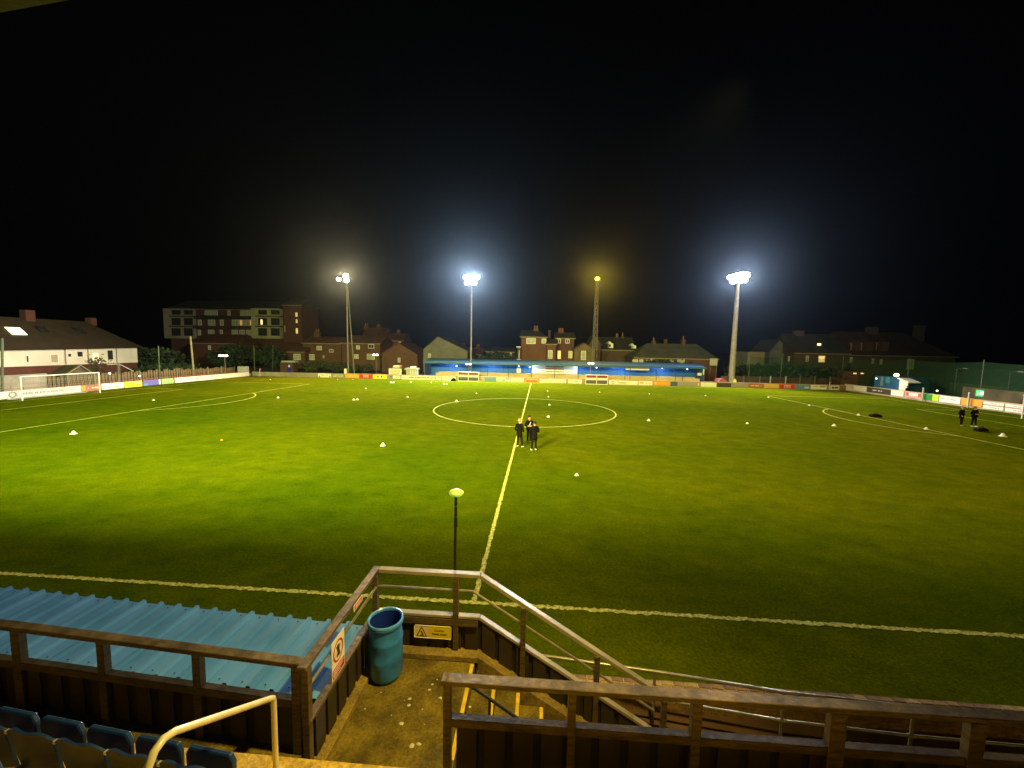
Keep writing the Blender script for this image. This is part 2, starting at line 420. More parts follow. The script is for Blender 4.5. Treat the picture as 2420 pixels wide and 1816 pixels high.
# ---- fences round the bay and along the stand front
def planks(parent, a, b, zlo, zhi, n, thick=.02, off=0.0, slope=0.0, wide=.225, normal=None):
    """vertical boards with recessed cover boards between, from a to b (xy), as single parts sharing meshes"""
    a = Vector(a); b = Vector(b); d = (b - a); Ln = d.length; d.normalize()
    nr = Vector((d.y, -d.x)) if normal is None else Vector(normal)
    pitch = Ln / n; w = min(wide, pitch * .74)
    ang = atan2(d.y, d.x)
    cache = {}
    for i in range(n):
        for kind_, ww, cc, dep, mt in (('plank', w, (i + .5) * pitch, 0.0, PANEL), ('cover_plank', pitch - w + .02, i * pitch, -.028, PANELG)):
            if kind_ == 'cover_plank' and i == 0 and not slope: continue
            q = a + d * cc + nr * (off + dep)
            dz = -slope * cc
            key = (kind_, round(zlo, 3))
            if slope or key not in cache:
                m_ = MB(); s0 = slope * ww / 2
                m_.hexa([(-ww / 2, -thick / 2, zlo), (ww / 2, -thick / 2, zlo), (ww / 2, thick / 2, zlo), (-ww / 2, thick / 2, zlo),
                         (-ww / 2, -thick / 2, zhi + s0 + (dz if slope else 0)), (ww / 2, -thick / 2, zhi - s0 + (dz if slope else 0)), (ww / 2, thick / 2, zhi - s0 + (dz if slope else 0)), (-ww / 2, thick / 2, zhi + s0 + (dz if slope else 0))])
                if slope:
                    top = zhi + dz; lo = max(0.0, zlo + dz)
                    m_.v[0] = (-ww / 2, -thick / 2, lo + s0); m_.v[1] = (ww / 2, -thick / 2, max(0, lo - s0)); m_.v[2] = (ww / 2, thick / 2, max(0, lo - s0)); m_.v[3] = (-ww / 2, thick / 2, lo + s0)
                me = bpy.data.meshes.new(kind_); me.from_pydata(m_.v, [], m_.f); me.materials.append(mt); cache[key] = me
            o = bpy.data.objects.new(kind_, cache[key]); COL.objects.link(o)
            w_ = wloc(parent); o.location = (q.x - w_.x, q.y - w_.y, -w_.z); o.rotation_euler.z = ang; o.parent = parent

# bay fence: left side + outer side + stair flight
bay = thing('bay_fence', 'brown boarded fence with pale flat rail wrapping the projecting platform and stairs', 'fence', (XA, YB, FL))
ZT = 2.70
mb = MB(); mb.beam((XA, -5.36, ZT - .03), (XA, YB + .05, ZT - .03), .11, .06); build('top_rail', mb, TIMBER, bay, bevel=.006)
PALE = mat('pale_rail_timber', (.34, .29, .16), .33, .2, 3, .2, coat=.1)  # lighter timber tone for the outer rails
mb = MB(); mb.beam((XA + .057, YB, ZT - .031), (.20, YB, ZT - .031), .11, .06); build('top_rail', mb, PALE, bay, bevel=.006)
mb = MB(); mb.beam((.203, YB, ZT - .031), (XB + .02, YB, ZT - .031), .11, .06); build('top_rail', mb, PALE, bay, bevel=.006)
xs_end = 3.75
mb = MB(); mb.beam((XB + .02, YB, ZT - .032), (xs_end, YB, ZT - .032 - SLP * (xs_end - XB - .02)), .11, .06); build('top_rail', mb, PALE, bay, bevel=.006)
mb = MB(); mb.tube([(XA + .02, -5.3, 2.39), (XA + .02, YB - .04, 2.40), (-.99, YB - .02, 2.40), (.5, YB - .02, 2.40), (3.45, YB - .02, 2.40 - .62 * 2.95)], .02); build('mid_tube', mb, TUBE, bay, smooth=True)
mb = MB(); mb.beam((XA, -5.28, 1.955), (XA, YB - .05, 1.955), .10, .045); build('lower_rail', mb, TIMBER, bay, bevel=.005)
mb = MB(); mb.beam((XA - .05, YB, 1.956), (XB + .02, YB, 1.956), .10, .045); build('lower_rail', mb, PALE, bay, bevel=.005)
mb = MB(); mb.beam((XB + .022, YB, 1.955), (3.72, YB, 1.955 - SLP * (3.70 - XB)), .10, .045); build('lower_rail', mb, PALE, bay, bevel=.005)
mb = MB(); mb.beam((XA, YB - .07, 1.88), (XB, YB - .07, 1.88), .02, .10); build('skirting_rail', mb, TIMBER, bay)
for (x, y, zb, zt, w) in ((XA, -5.26, FL, ZT - .062, .085), (XA, YB - .03, FL + .1, ZT - .062, .085), (.235, YB - .035, FL + .1, ZT - .062, .085), (1.33, YB - .035, .75, 2.20, .085), (2.52, YB - .035, .05, 1.462, .085), (3.6, YB - .035, 0, .79, .085)):
    mb = MB(); mb.box(x - w / 2, x + w / 2, y - w / 2, y + w / 2, zb, zt); build('post', mb, TIMBER, bay, bevel=.006)
planks(bay, (XA, -5.2), (XA, YB - .02), FL + .02, 1.93, 7, off=.03)
planks(bay, (XA + .05, YB), (XB + .03, YB), FL - .2, 1.93, 6, off=0.02, wide=.22)
planks(bay, (XB + .03, YB), (3.7, YB), FL - .3, 1.93, 11, off=0.02, slope=SLP, wide=.22)

# left front fence (slightly skewed to the pitch)
ra = Vector((-1.2, -5.25, 0)); rb = Vector((-8.6, -4.80, 0))
lf = thing('front_fence', 'brown boarded front fence with flat rail, left of the platform above blue roof', 'fence', (-4, -5.1, 1.55))
def along(t, z): q = ra + (rb - ra) * t; return (q.x, q.y, z)
mb = MB(); mb.beam(along(-.012, 2.665), along(1, 2.665), .12, .06); build('top_rail', mb, TIMBER, lf, bevel=.006)
mb = MB(); mb.beam(along(0.01, 2.17), along(1, 2.17), .09, .10); build('lower_rail', mb, TIMBER, lf, bevel=.005)
d_ = (rb - ra).normalized(); Ltot = (rb - ra).length
for dist in (0.02, 1.30, 2.62, 3.88, 5.1, 6.4):
    q = ra + d_ * dist; mb = MB(); w = .10 if dist < 3 else .12
    mb.box(q.x - w / 2, q.x + w / 2, q.y - .045, q.y + .045, 1.55, 2.634); build('post', mb, TIMBER, lf, bevel=.006)
planks(lf, (rb.x, rb.y + .01), (ra.x, ra.y + .01), 1.56, 2.12, 23, off=0.0, wide=.2)
# right front fence
rf = thing('near_fence', 'long brown boarded fence with wide flat rail running off to the right', 'fence', (.58, Y0, FL))
mb = MB(); mb.beam((.50, Y0, 2.67), (8.6, Y0 + .06, 2.67), .13, .06); build('top_rail', mb, TIMBER, rf, bevel=.006)
mb = MB(); mb.beam((.60, Y0, 2.19), (8.6, Y0 + .06, 2.19), .09, .10); build('lower_rail', mb, TIMBER, rf, bevel=.005)
for x, w in ((.565, .085), (1.93, .085), (3.24, .10), (4.66, .16), (6.0, .15), (7.3, .12)):
    mb = MB(); mb.box(x - w / 2, x + w / 2, Y0 - .045 + .003 * x, Y0 + .045 + .003 * x, FL, 2.638); build('post', mb, TIMBER, rf, bevel=.006)
planks(rf, (.62, Y0 + .01), (8.5, Y0 + .07), 1.36, 2.14, 25, off=0.0, wide=.225)
mb = MB(); mb.box(.62, 8.5, Y0 - .02, Y0 + .12, 1.302, 1.36); build('bottom_rail', mb, TIMBER, rf)
# inner stair handrail
hr = thing('stair_handrail', 'dark slim handrail sloping down beside the concrete steps', 'handrail', (.7, -4.6, FL))
mb = MB(); mb.tube([(.62, -4.6, 1.99), (.78, -4.6, 1.90), (2.6, -4.6, 1.90 - .66 * 1.82)], .021); build('rail', mb, METALD, hr, smooth=True)
for x in (.95, 2.3):
    mb = MB(); mb.tube([(x, -4.6, max(0, FL - .6 * (x - .56)) - .05), (x, -4.6, 1.90 - .66 * (x - .78))], .018); build('post', mb, METALD, hr, smooth=True)
# cream seat-side handrail
gp = thing('cream_handrail', 'cream painted tubular handrail rising beside the blue seats', 'handrail', (-1.0, -6, 2.1))
pts = [(-1.01, -5.95, 2.0), (-1.01, -5.95, 2.86), (-1.005, -5.965, 2.905), (-1.0, -6.0, 2.935), (-1.0, -6.02, 2.95), (-1.0, -6.98, 3.60), (-1.0, -7.06, 3.63), (-1.0, -7.13, 3.61), (-1.0, -7.18, 3.54), (-1.0, -7.19, 3.45), (-1.0, -7.19, 2.7)]
mb = MB(); mb.tube(pts, .026, 14); build('rail', mb, CREAMT, gp, smooth=True)
for y, z in ((-5.95, 2.1), (-7.19, 3.1)):
    mb = MB(); mb.lathe([(.0, .02), (.055, .02), (.055, 0)], (-1.01, y, z), 14); build('base_flange', mb, CREAMT, gp, smooth=True)

# ---- blue plastic drum
dr = thing('plastic_drum', 'open blue plastic drum standing in the corner of the platform', 'drum', (-.74, -3.80, FL))
Rr = .255
mb = MB(); mb.lathe([(.0, .01), (.20, .01), (.228, .04), (.247, .09), (.25, .30), (Rr, .33), (Rr, .36), (.25, .39), (.25, .58), (Rr, .61), (Rr, .64), (.248, .67), (.236, .80), (.238, .84), (.258, .855), (.262, .88), (.25, .885)], (-.74, -3.80, FL), 40)
build('shell', mb, DRUMB, dr, smooth=True)
mb = MB(); mb.lathe([(.25, .885), (.262, .90), (.258, .925), (.243, .93), (.232, .92), (.230, .885)], (-.74, -3.80, FL), 40); build('rim', mb, mat('drum_rim', (.10, .36, .90), .3, .1, 4, coat=.3), dr, smooth=True)
mb = MB(); mb.lathe([(.231, .90), (.232, .5), (.225, .08), (0, .06)], (-.74, -3.80, FL), 32); build('inside', mb, DRUMIN, dr, smooth=True)
mb = MB(); mb.box(-.80, -.62, -4.062, -4.055, FL + .66, FL + .75)
# ---- signs
SY = mat('sign_yellow', (.85, .66, .02), .4, .04, 3); SP = mat('sign_pale_yellow', (.86, .72, .30), .4, .04, 3); SB = mat('sign_black', (.06, .04, .0), .5, .1, 3)
cs = thing('caution_sign', 'yellow caution sign reading steep steps beside a warning triangle', 'sign', (-.135, YB - .075, 1.60))
ys = YB - .088
mb = MB(); mb.box(-.44, .17, ys, ys + .006, 1.60, 1.81); build('plate', mb, SP, cs, bevel=.012)
mb = MB(); mb.box(-.20, .155, ys - .0015, ys - .0002, 1.612, 1.798); build('yellow_field', mb, SY, cs)
tri = MB(); T = [(-.41, 1.62), (-.225, 1.62), (-.3175, 1.795)]; Ti = [(-.388, 1.632), (-.247, 1.632), (-.3175, 1.766)]
n = len(tri.v)
for p in T: tri.v.append((p[0], ys - .003, p[1]))
for p in Ti: tri.v.append((p[0], ys - .003, p[1]))
for i in range(3): tri.face((i, (i + 1) % 3, 3 + (i + 1) % 3, 3 + i))
build('triangle_border', tri, SB, cs)
tri = MB(); tri.v = [(p[0], ys - .0025, p[1]) for p in Ti]; tri.face((0, 1, 2)); build('triangle_field', tri, SY, cs)
fg = MB(); fg.beam((-.325, ys - .004, 1.715), (-.30, ys - .004, 1.672), .004, .016, up=(1, 0, 0)); fg.beam((-.31, ys - .004, 1.675), (-.285, ys - .004, 1.645), .004, .012, up=(1, 0, 0)); fg.beam((-.335, ys - .004, 1.648), (-.285, ys - .004, 1.640), .004, .01); build('pictogram', fg, SB, cs)
text_mesh('Caution', .052, SB, 'lettering', cs, (-.025, ys - .003, 1.737), (1, 0, 0), (0, 0, 1))
text_mesh('Steep steps', .052, SB, 'lettering', cs, (-.025, ys - .003, 1.678), (1, 0, 0), (0, 0, 1))
ps = thing('prohibition_sign', 'white and red prohibition sign fixed to the left side of the platform fence', 'sign', (XA + .05, -4.62, 2.0))
xp = XA + .05
def SQ(u, v, dx=0): # u along y, v height
    return (xp + dx, -4.80 + u * .33, 2.02 + v * .52)
mb = MB(); mb.box(xp - .004, xp + .002, -4.80, -4.47, 2.02, 2.54); build('plate', mb, mat('sign_cream', (.82, .76, .55), .4, .03, 3), ps)
mb = MB(); mb.box(xp + .0022, xp + .0035, -4.785, -4.485, 2.035, 2.16); build('red_panel', mb, RED, ps)
ring = MB(); cyy, czz = -4.635, 2.345
for i in range(32):
    a = 2 * pi * i / 32
    ring.v.append((xp + .0045, cyy + .13 * cos(a), czz + .145 * sin(a))); ring.v.append((xp + .0045, cyy + .105 * cos(a), czz + .118 * sin(a)))
for i in range(32): a = 2 * i; b_ = (2 * i + 2) % 64; ring.face((a, b_, b_ + 1, a + 1))
build('red_ring', ring, RED, ps)
mb = MB(); mb.beam((xp + .004, cyy - .03, czz + .08), (xp + .004, cyy + .03, czz - .08), .045, .004, up=(1, 0, 0)); mb.beam((xp + .006, cyy + .035, czz + .07), (xp + .006, cyy - .035, czz - .07), .03, .004, up=(1, 0, 0)); mb.lathe([(0, .03), (.03, 0), (0, -.03)], (xp + .002, cyy, czz + .06), 8); build('pictogram', mb, SB, ps)
for k in range(3):
    mb = MB(); mb.box(xp + .0036, xp + .0046, -4.765, -4.765 + (.26, .24, .18)[k], 2.13 - k * .034, 2.14 - k * .034); build('print_line', mb, WHITE, ps)
rs = thing('small_red_sign', 'small red and white strip sign under the left platform rail', 'sign', (XA + .06, -4.0, 2.6))
mb = MB(); mb.box(XA + .056, XA + .061, -4.20, -3.92, 2.565, 2.655); build('plate', mb, WHITE, rs)
mb = MB(); mb.box(XA + .0615, XA + .063, -4.18, -3.94, 2.575, 2.645); build('red_field', mb, mat('orange_red', (.62, .10, .02), .5, .1, 3), rs)
for k in range(2):
    mb = MB(); mb.box(XA + .0635, XA + .0645, -4.15, -3.97, 2.618 - k * .022, 2.624 - k * .022); build('print_line', mb, WHITE, rs)

# ---- camera pole
LIME = mat('lime_plastic', (.42, .85, .12), .35, .06, 6, emit=.35, ecol=(.45, 1, .1))  # slight emission added to brighten the dome, which is no lamp
cp = thing('camera_pole', 'slim black telescopic pole topped by a lime green dome', 'camera pole', (.17, YB + .11, 0))
pxb, pyb = .165, YB + .115
mb = MB(); mb.tube([(pxb, pyb, 0), (pxb + .012, pyb, 2.2), (pxb + .022, pyb, 3.47)], .022, 10, radii=[.026, .024, .021]); build('lower_tube', mb, BLACKP, cp, smooth=True)
mb = MB(); mb.tube([(pxb + .022, pyb, 3.47), (pxb + .03, pyb, 3.92)], .014, 10); build('upper_tube', mb, BLACKP, cp, smooth=True)
for z, r in ((3.44, .03), (3.52, .028), (3.62, .024), (3.70, .024), (3.80, .023), (3.89, .022)):
    mb = MB(); mb.lathe([(r * .7, -.045), (r, -.03), (r, .03), (r * .7, .045)], (pxb + .024, pyb, z), 12); build('clamp', mb, BLACKP, cp, smooth=True)
for z in (3.58, 3.66, 3.755, 3.85):
    mb = MB(); mb.lathe([(.018, -.008), (.0215, 0), (.018, .008)], (pxb + .026, pyb, z), 12); build('chrome_ring', mb, mat('chrome', (.7, .7, .66), .15, .05, 4, metal=1), cp, smooth=True)
mb = MB(); mb.lathe([(0, -.06), (.055, -.056), (.105, -.032), (.12, .0), (.117, .012)], (pxb + .03, pyb, 3.975), 28); build('camera_body', mb, LIME, cp, smooth=True)
mb = MB(); mb.lathe([(.117, .012), (.10, .03), (.055, .052), (0, .058)], (pxb + .03, pyb, 3.975), 28); build('camera_cap', mb, mat('pale_green_cap', (.60, .88, .28), .3, .04, 5), cp, smooth=True)

# ---- dugout with blue ribbed roof (near side, left)
dg_ = thing('near_dugout', 'dugout with blue ribbed metal roof below the left front fence', 'dugout', (-5, -4, 0))
dv = Vector((-1, .05, 0)).normalized(); dn = Vector((.05, 1, 0)).normalized()
D0 = Vector((-1.46, -4.86, 1.86))  # right near corner
DEPTH = 1.30
def dpt(u, v, z): return D0 + dv * u + dn * v + Vector((0, 0, z))
prof = []
for k in range(3):
    b0 = k / 3
    prof += [(b0, 0), (b0 + .255, 0), (b0 + .268, .055), (b0 + .318, .055)]
prof += [(1.0, 0)]
UL = 10
for s_ in range(UL):
    mb = MB(); n0 = 0
    us = [(s_ + p[0] - (.255), p[1] + (.0015 if s_ % 2 else 0)) for p in prof]
    for vv in (0, DEPTH):
        for u, h in us: mb.v.append(tuple(dpt(u, vv, h + vv * .03)))
    k = len(us)
    for i in range(k - 1): mb.face((i, i + 1, k + i + 1, k + i))
    # underside for thickness
    n1 = len(mb.v)
    for vv in (0, DEPTH):
        for u, h in us: mb.v.append(tuple(dpt(u, vv, h - .004 + vv * .03)))
    for i in range(k - 1): mb.face((n1 + i, n1 + k + i, n1 + k + i + 1, n1 + i + 1))
    for i in range(k - 1): mb.face((i, n1 + i, n1 + i + 1, i + 1)); mb.face((k + i, k + i + 1, n1 + k + i + 1, n1 + k + i))
    build('roof_sheet', mb, BLUEROOF, dg_)
mb = MB()
for s_ in range(UL * 3):
    for vv in (.10, DEPTH - .06):
        q = dpt(s_ / 3 - .13, vv, .004 + vv * .03); mb.lathe([(.0, .008), (.009, .006), (.011, 0)], q, 6)
build('roof_screws', mb, METALD, dg_, kind='stuff')
mb = MB(); mb.beam(dpt(-.28, DEPTH + .012, -.01), dpt(UL - .3, DEPTH + .012, -.01), .02, .06); build('fascia', mb, mat('cream_fascia', (.5, .45, .28), .5, .1, 3), dg_)
mb = MB(); mb.beam(dpt(-.285, .0, -.02), dpt(-.285, DEPTH, .02), .03, .05); build('end_trim', mb, BLUEROOF, dg_)
for u0, u1, v0, v1, nm in ((-.22, UL - .4, .05, .09, 'back_wall'), (-.22, -.18, .09, DEPTH - .15, 'side_wall'), (UL - .44, UL - .4, .09, DEPTH - .15, 'side_wall')):
    a = dpt(u0, v0, 0); b = dpt(u1, v0, 0); c = dpt(u1, v1, 0); d = dpt(u0, v1, 0)
    mb = MB(); mb.hexa([(a.x, a.y, 0), (b.x, b.y, 0), (c.x, c.y, 0), (d.x, d.y, 0), (a.x, a.y, 1.83), (b.x, b.y, 1.83), (c.x, c.y, 1.83), (d.x, d.y, 1.83)]); build(nm, mb, BLUEDK, dg_)
mb = MB(); a = dpt(-.1, .15, 0); b = dpt(UL - .5, .15, 0); c = dpt(UL - .5, .55, 0); d = dpt(-.1, .55, 0)
mb.hexa([(q.x, q.y, z) for z in (.4, .46) for q in (a, b, c, d)]); build('bench', mb, TIMBER, dg_)

# ---- brick pitch wall + tubular fence, right
bw = thing('brick_wall', 'low brick wall with pale mortar along the near pitch edge', 'wall', (7, -2.65, 0))
WX0, WX1, WY0, WY1, WH = 2.0, 13.2, -2.70, -2.49, .42
mb = MB(); mb.box(WX0, WX1, WY0 + .008, WY1 - .008, 0, WH - .008); build('mortar_core', mb, MORTAR, bw)
bms = []
for k in range(3):
    m_ = MB(); m_.box(-.104, .104, -.049, .049, 0, .065); tmp = build('brick', m_, BRICKS[k], bw, bevel=.006); bms.append(tmp.data); bpy.data.objects.remove(tmp)
nb = int((WX1 - WX0) / .2165)
wl = wloc(bw)
for i in range(nb):
    for yy in (WY0 + .05, WY1 - .05):
        o = bpy.data.objects.new('brick', random.choice(bms)); COL.objects.link(o); o.parent = bw
        o.location = (WX0 + .108 + i * .2165 + (0.05 if yy > -2.6 else 0) - wl.x + random.uniform(-.002, .002), yy - wl.y + random.uniform(-.003, .003), WH - .065 + random.uniform(-.003, .003)); o.rotation_euler.z = random.uniform(-.02, .02)
mb = MB()
for c_ in range(5):
    for i in range(nb):
        x = WX0 + .108 + i * .2165 + (.108 if c_ % 2 else 0)
        if x > WX1 - .1: continue
        for (ya, yb) in ((WY0, WY0 + .1), (WY1 - .1, WY1)): mb.box(x - .104, x + .104, ya, yb, .004 + c_ * .071, .004 + c_ * .071 + .063)
build('lower_bricks', mb, BRICKS[0], bw, kind='stuff')
tf = thing('tubular_fence', 'pale galvanised two-rail tubular fence between stand and brick wall', 'fence', (5.4, -3.2, 0))
fp = [(1.0, -2.78), (1.8, -2.84), (3.53, -3.0), (5.45, -3.24), (7.3, -3.33), (9.3, -3.36)]
mb = MB(); mb.tube([(x, y, 1.0) for x, y in fp], .026, 10); build('top_tube', mb, TUBE, tf, smooth=True)
mb = MB(); mb.tube([(x, y, .52) for x, y in fp], .022, 10); build('mid_tube', mb, TUBE, tf, smooth=True)
for x, y in fp[1:]:
    mb = MB(); mb.tube([(x, y, 0), (x, y, .98)], .024, 10); build('post', mb, TUBE, tf, smooth=True)
    mb = MB(); mb.tube([(x - .05, y + .003, .52), (x + .05, y - .003, .52)], .031, 10); build('clamp', mb, TUBE, tf, smooth=True)

# ---- blue tip-up seats
def make_seat():
    r = bpy.data.objects.new('stadium_seat', None); COL.objects.link(r); r.location = (0, 0, 0)
    # backrest: curved shell facing +y, behind at y=-.38
    mb = MB(); nu, nv = 10, 6
    for layer, off in ((0, 0), (1, -.022)):
        for j in range(nv + 1):
            for i in range(nu + 1):
                u = i / nu - .5; v = j / nv
                top = .885 - .04 * (abs(u) * 2) ** 3 - .012 * cos(u * 12)
                z = .40 + (top - .40) * v; w = .245 - .02 * (1 - v)
                y = -.24 - .07 * v + .05 * (2 * u) ** 2 * .6 + off
                mb.v.append((u * 2 * w, y, z))
    S = (nu + 1) * (nv + 1)
    for j in range(nv):
        for i in range(nu):
            a = j * (nu + 1) + i; mb.face((a, a + 1, a + nu + 2, a + nu + 1)); mb.face((S + a, S + a + nu + 1, S + a + nu + 2, S + a + 1))
    for i in range(nu): a = nv * (nu + 1) + i; mb.face((a, a + 1, S + a + 1, S + a)); mb.face((i, S + i, S + i + 1, i + 1))
    for j in range(nv): a = j * (nu + 1); b = a + nu; mb.face((a, a + nu + 1, S + a + nu + 1, S + a)); mb.face((b, S + b, S + b + nu + 1, b + nu + 1))
    build('backrest', mb, SEATB, r, smooth=True)
    # tipped-up pan: vertical slab in front
    mb = MB(); mb.prism([(-.23, .36), (.23, .36), (.235, .70), (.20, .765), (-.20, .765), (-.235, .70)], 1, -.10, -.055)
    p = build('seat_pan', mb, SEATB, r, bevel=.01)
    mb = MB(); mb.box(-.2, .2, -.055, -.035, .755, .772)
    mb = MB(); mb.box(-.257, -.24, -.42, -.06, 0, .06); mb.beam((-.249, -.36, .03), (-.249, -.30, .42), .03, .04, up=(0, 1, 0)); mb.beam((-.249, -.34, .42), (-.249, -.10, .40), .03, .04); build('bracket', mb, METALD, r)
    mb = MB(); mb.box(-.272, -.246, -.30, -.27, .80, .825); build('clip', mb, mat('bright_clip', (.75, .72, .5), .3, .05, 4, metal=.6), r)
    return r
seat0 = make_seat()
names1 = ['nearest the handrail'] + [w + ' from the handrail' for w in 'second third fourth fifth sixth seventh'.split()]
sang = -.09
for i in range(7):
    s_ = seat0 if i == 0 else copy_tree(seat0)
    x = -1.22 - i * .518
    s_.location = (x, -6.37 + sang * (x + 1.22), 2.1); s_.rotation_euler.z = sang
    tag(s_, 'blue tip-up plastic seat in the front row, ' + names1[i], 'seat', 'blue tip-up seats in the stand')
names2 = ['first seen from the right', 'second from the right', 'third from the right', 'in the picture corner']
for i in range(4):
    s_ = copy_tree(seat0); x = -2.42 - i * .518
    s_.location = (x, -7.0 + sang * (x + 2.42), 2.6); s_.rotation_euler.z = sang
    tag(s_, 'blue tip-up seat of the second row, ' + names2[i], 'seat', 'blue tip-up seats in the stand')

# ---- roof of the stand, only its edge shows
sr = thing('stand_roof', 'orange lit underside edge of the stand roof in the top left corner', 'roof', (0, -12, 9))
mb = MB(); mb.prism([(-55, -16), (55, -16), (55, -7.3), (2, -7.3), (-2.1, -6.24), (-3.1, -6.12), (-55, -5.9)], 2, 9.0, 9.3); build('roof_slab', mb, TIMBER, sr)  # slab lengthened out of view to shade the near grass
mb = MB()
mb.box(-55, 55, -16.2, -16.002, 0, 9.3); build('back_wall', mb, PANEL, sr)

# ================================================================= GOALS
def goal(sg, label):
    g = thing('goal', label, 'goal', (sg * L2, C, 0), 'white football goals')
    X = sg * L2
    for y in (C - 3.66, C + 3.66):
        mb = MB(); mb.tube([(X, y, 0), (X, y, 2.44)], .065, 12); build('post', mb, WHITE, g, smooth=True)
    mb = MB(); mb.tube([(X, C - 3.72, 2.44), (X, C + 3.72, 2.44)], .065, 12); build('crossbar', mb, WHITE, g, smooth=True)
    for y in (C - 3.66, C + 3.66):
        mb = MB(); mb.tube([(X, y, 2.44), (X + sg * .8, y, 2.40), (X + sg * 1.7, y, 0.05), (X, y, 0.05)], .02, 6); build('net_stay', mb, LGREY, g)
    mb = MB(); mb.tube([(X + sg * 1.7, C - 3.66, .05), (X + sg * 1.7, C + 3.66, .05)], .025, 6); build('ground_bar', mb, WHITE, g)
    net = MB(); r = .006
    st = .24
    n = int(7.32 / st)
    for i in range(n + 1):
        y = C - 3.66 + 7.32 * i / n
        net.tube([(X + sg * .05, y, 2.42), (X + sg * .8, y, 2.36), (X + sg * 1.68, y, .06)], r, 3, caps=False)
    for j in range(1, 11):
        t = j / 10; xx = X + sg * (.8 + .88 * t); zz = 2.36 - 2.3 * t
        net.tube([(xx, C - 3.66, zz), (xx, C + 3.66, zz)], r, 3, caps=False)
    for y in (C - 3.66, C + 3.66):
        for j in range(1, 10):
            z = 2.4 * j / 10; xe_ = .8 + .88 * (1 - z / 2.36)
            net.tube([(X, y, z), (X + sg * xe_, y, z)], r, 3, caps=False)
        for i in range(1, 6): net.tube([(X + sg * .28 * i, y, .05), (X + sg * .28 * i, y, 2.4 if i < 4 else 2.36 - (i * .28 - .8) * 2.6)], r, 3, caps=False)
    build('net', net, mat('net_cord', (.42, .42, .36), .8, .05, 3), g)
    return g
goal(-1, 'white football goal with pale net at the left end of the pitch')
goal(1, 'white football goal at the right picture edge, only one post showing')

# ================================================================= PERIMETER BOARDS
MI = {}
def bc(c, key): return mat('board_' + key, c, .45, .05, 1.2)
BCOL = dict(white=bc((.80, .76, .66), 'white'), cream=bc((.62, .55, .38), 'cream'), grey=bc((.30, .27, .24), 'grey'), orange=bc((.80, .32, .02), 'orange'), red=bc((.62, .03, .02), 'red'), yellow=bc((.85, .75, .02), 'yellow'),
            blue=bc((.12, .26, .52), 'blue'), navy=bc((.06, .10, .2), 'navy'), sand=bc((.75, .45, .12), 'sand'), rust=bc((.42, .13, .05), 'rust'), purple=bc((.14, .12, .42), 'purple'), green=bc((.02, .24, .03), 'green'), lime=bc((.42, .72, .02), 'lime'),
            pale_green=bc((.30, .52, .18), 'pale_green'), dark=bc((.05, .045, .03), 'dark'), brown=bc((.20, .12, .05), 'brown'), pink=bc((.72, .32, .32), 'pink'), mauve=bc((.33, .27, .28), 'mauve'), light=bc((.5, .58, .66), 'light'))
INK = dict(grey=mat('ink_grey', (.28, .28, .28), .6, .05, 3), black=mat('ink_black', (.04, .035, .03), .6, .05, 3), red=mat('ink_red', (.6, .06, .04), .6, .05, 3), blue=mat('ink_blue', (.2, .38, .6), .6, .05, 3), white=mat('ink_white', (.8, .78, .7), .6, .05, 3), orange=mat('ink_orange', (.85, .45, .1), .6, .05, 3))

class Side:
    """a run of boards: maps (u along, w out towards the pitch, z) to world"""
    def __init__(s, o, d, nrm): s.o = Vector(o); s.d = Vector(d); s.n = Vector(nrm)
    def p(s, u, w, z): return s.o + s.d * u + s.n * w + Vector((0, 0, z))
    def box(s, mb, u0, u1, w0, w1, z0, z1):
        return mb.hexa([s.p(u0, w0, z0), s.p(u1, w0, z0), s.p(u1, w1, z0), s.p(u0, w1, z0), s.p(u0, w0, z1), s.p(u1, w0, z1), s.p(u1, w1, z1), s.p(u0, w1, z1)])
FAR = Side((0, 64.25, 0), (1, 0, 0), (0, -1, 0)); LFT = Side((-53.75, 0, 0), (0, 1, 0), (1, 0, 0)); RGT = Side((54.65, 0, 0), (0, 1, 0), (-1, 0, 0))

def marks(side, g, u0, u1, z0, z1, ink, rows=1, dens=.7, seed=0, tall=None):
    """tiny separate letter-like marks standing in for print too small to read in the photo"""
    rnd = random.Random(seed); mb = MB(); h = (z1 - z0) / rows
    for r in range(rows):
        u = u0 + rnd.uniform(0, .15)
        zc = z1 - (r + .5) * h; hh = h * (.30 if rows > 1 else .33)
        while u < u1 - .1:
            w = rnd.uniform(.05, .12)
            if rnd.random() < dens: side.box(mb, u, u + w, .047, .050, zc - hh * rnd.uniform(.7, 1), zc + hh * rnd.uniform(.7, 1))
            u += w + rnd.uniform(.03, .06)
    if mb.v: build('print', mb, INK[ink], g, kind='stuff')

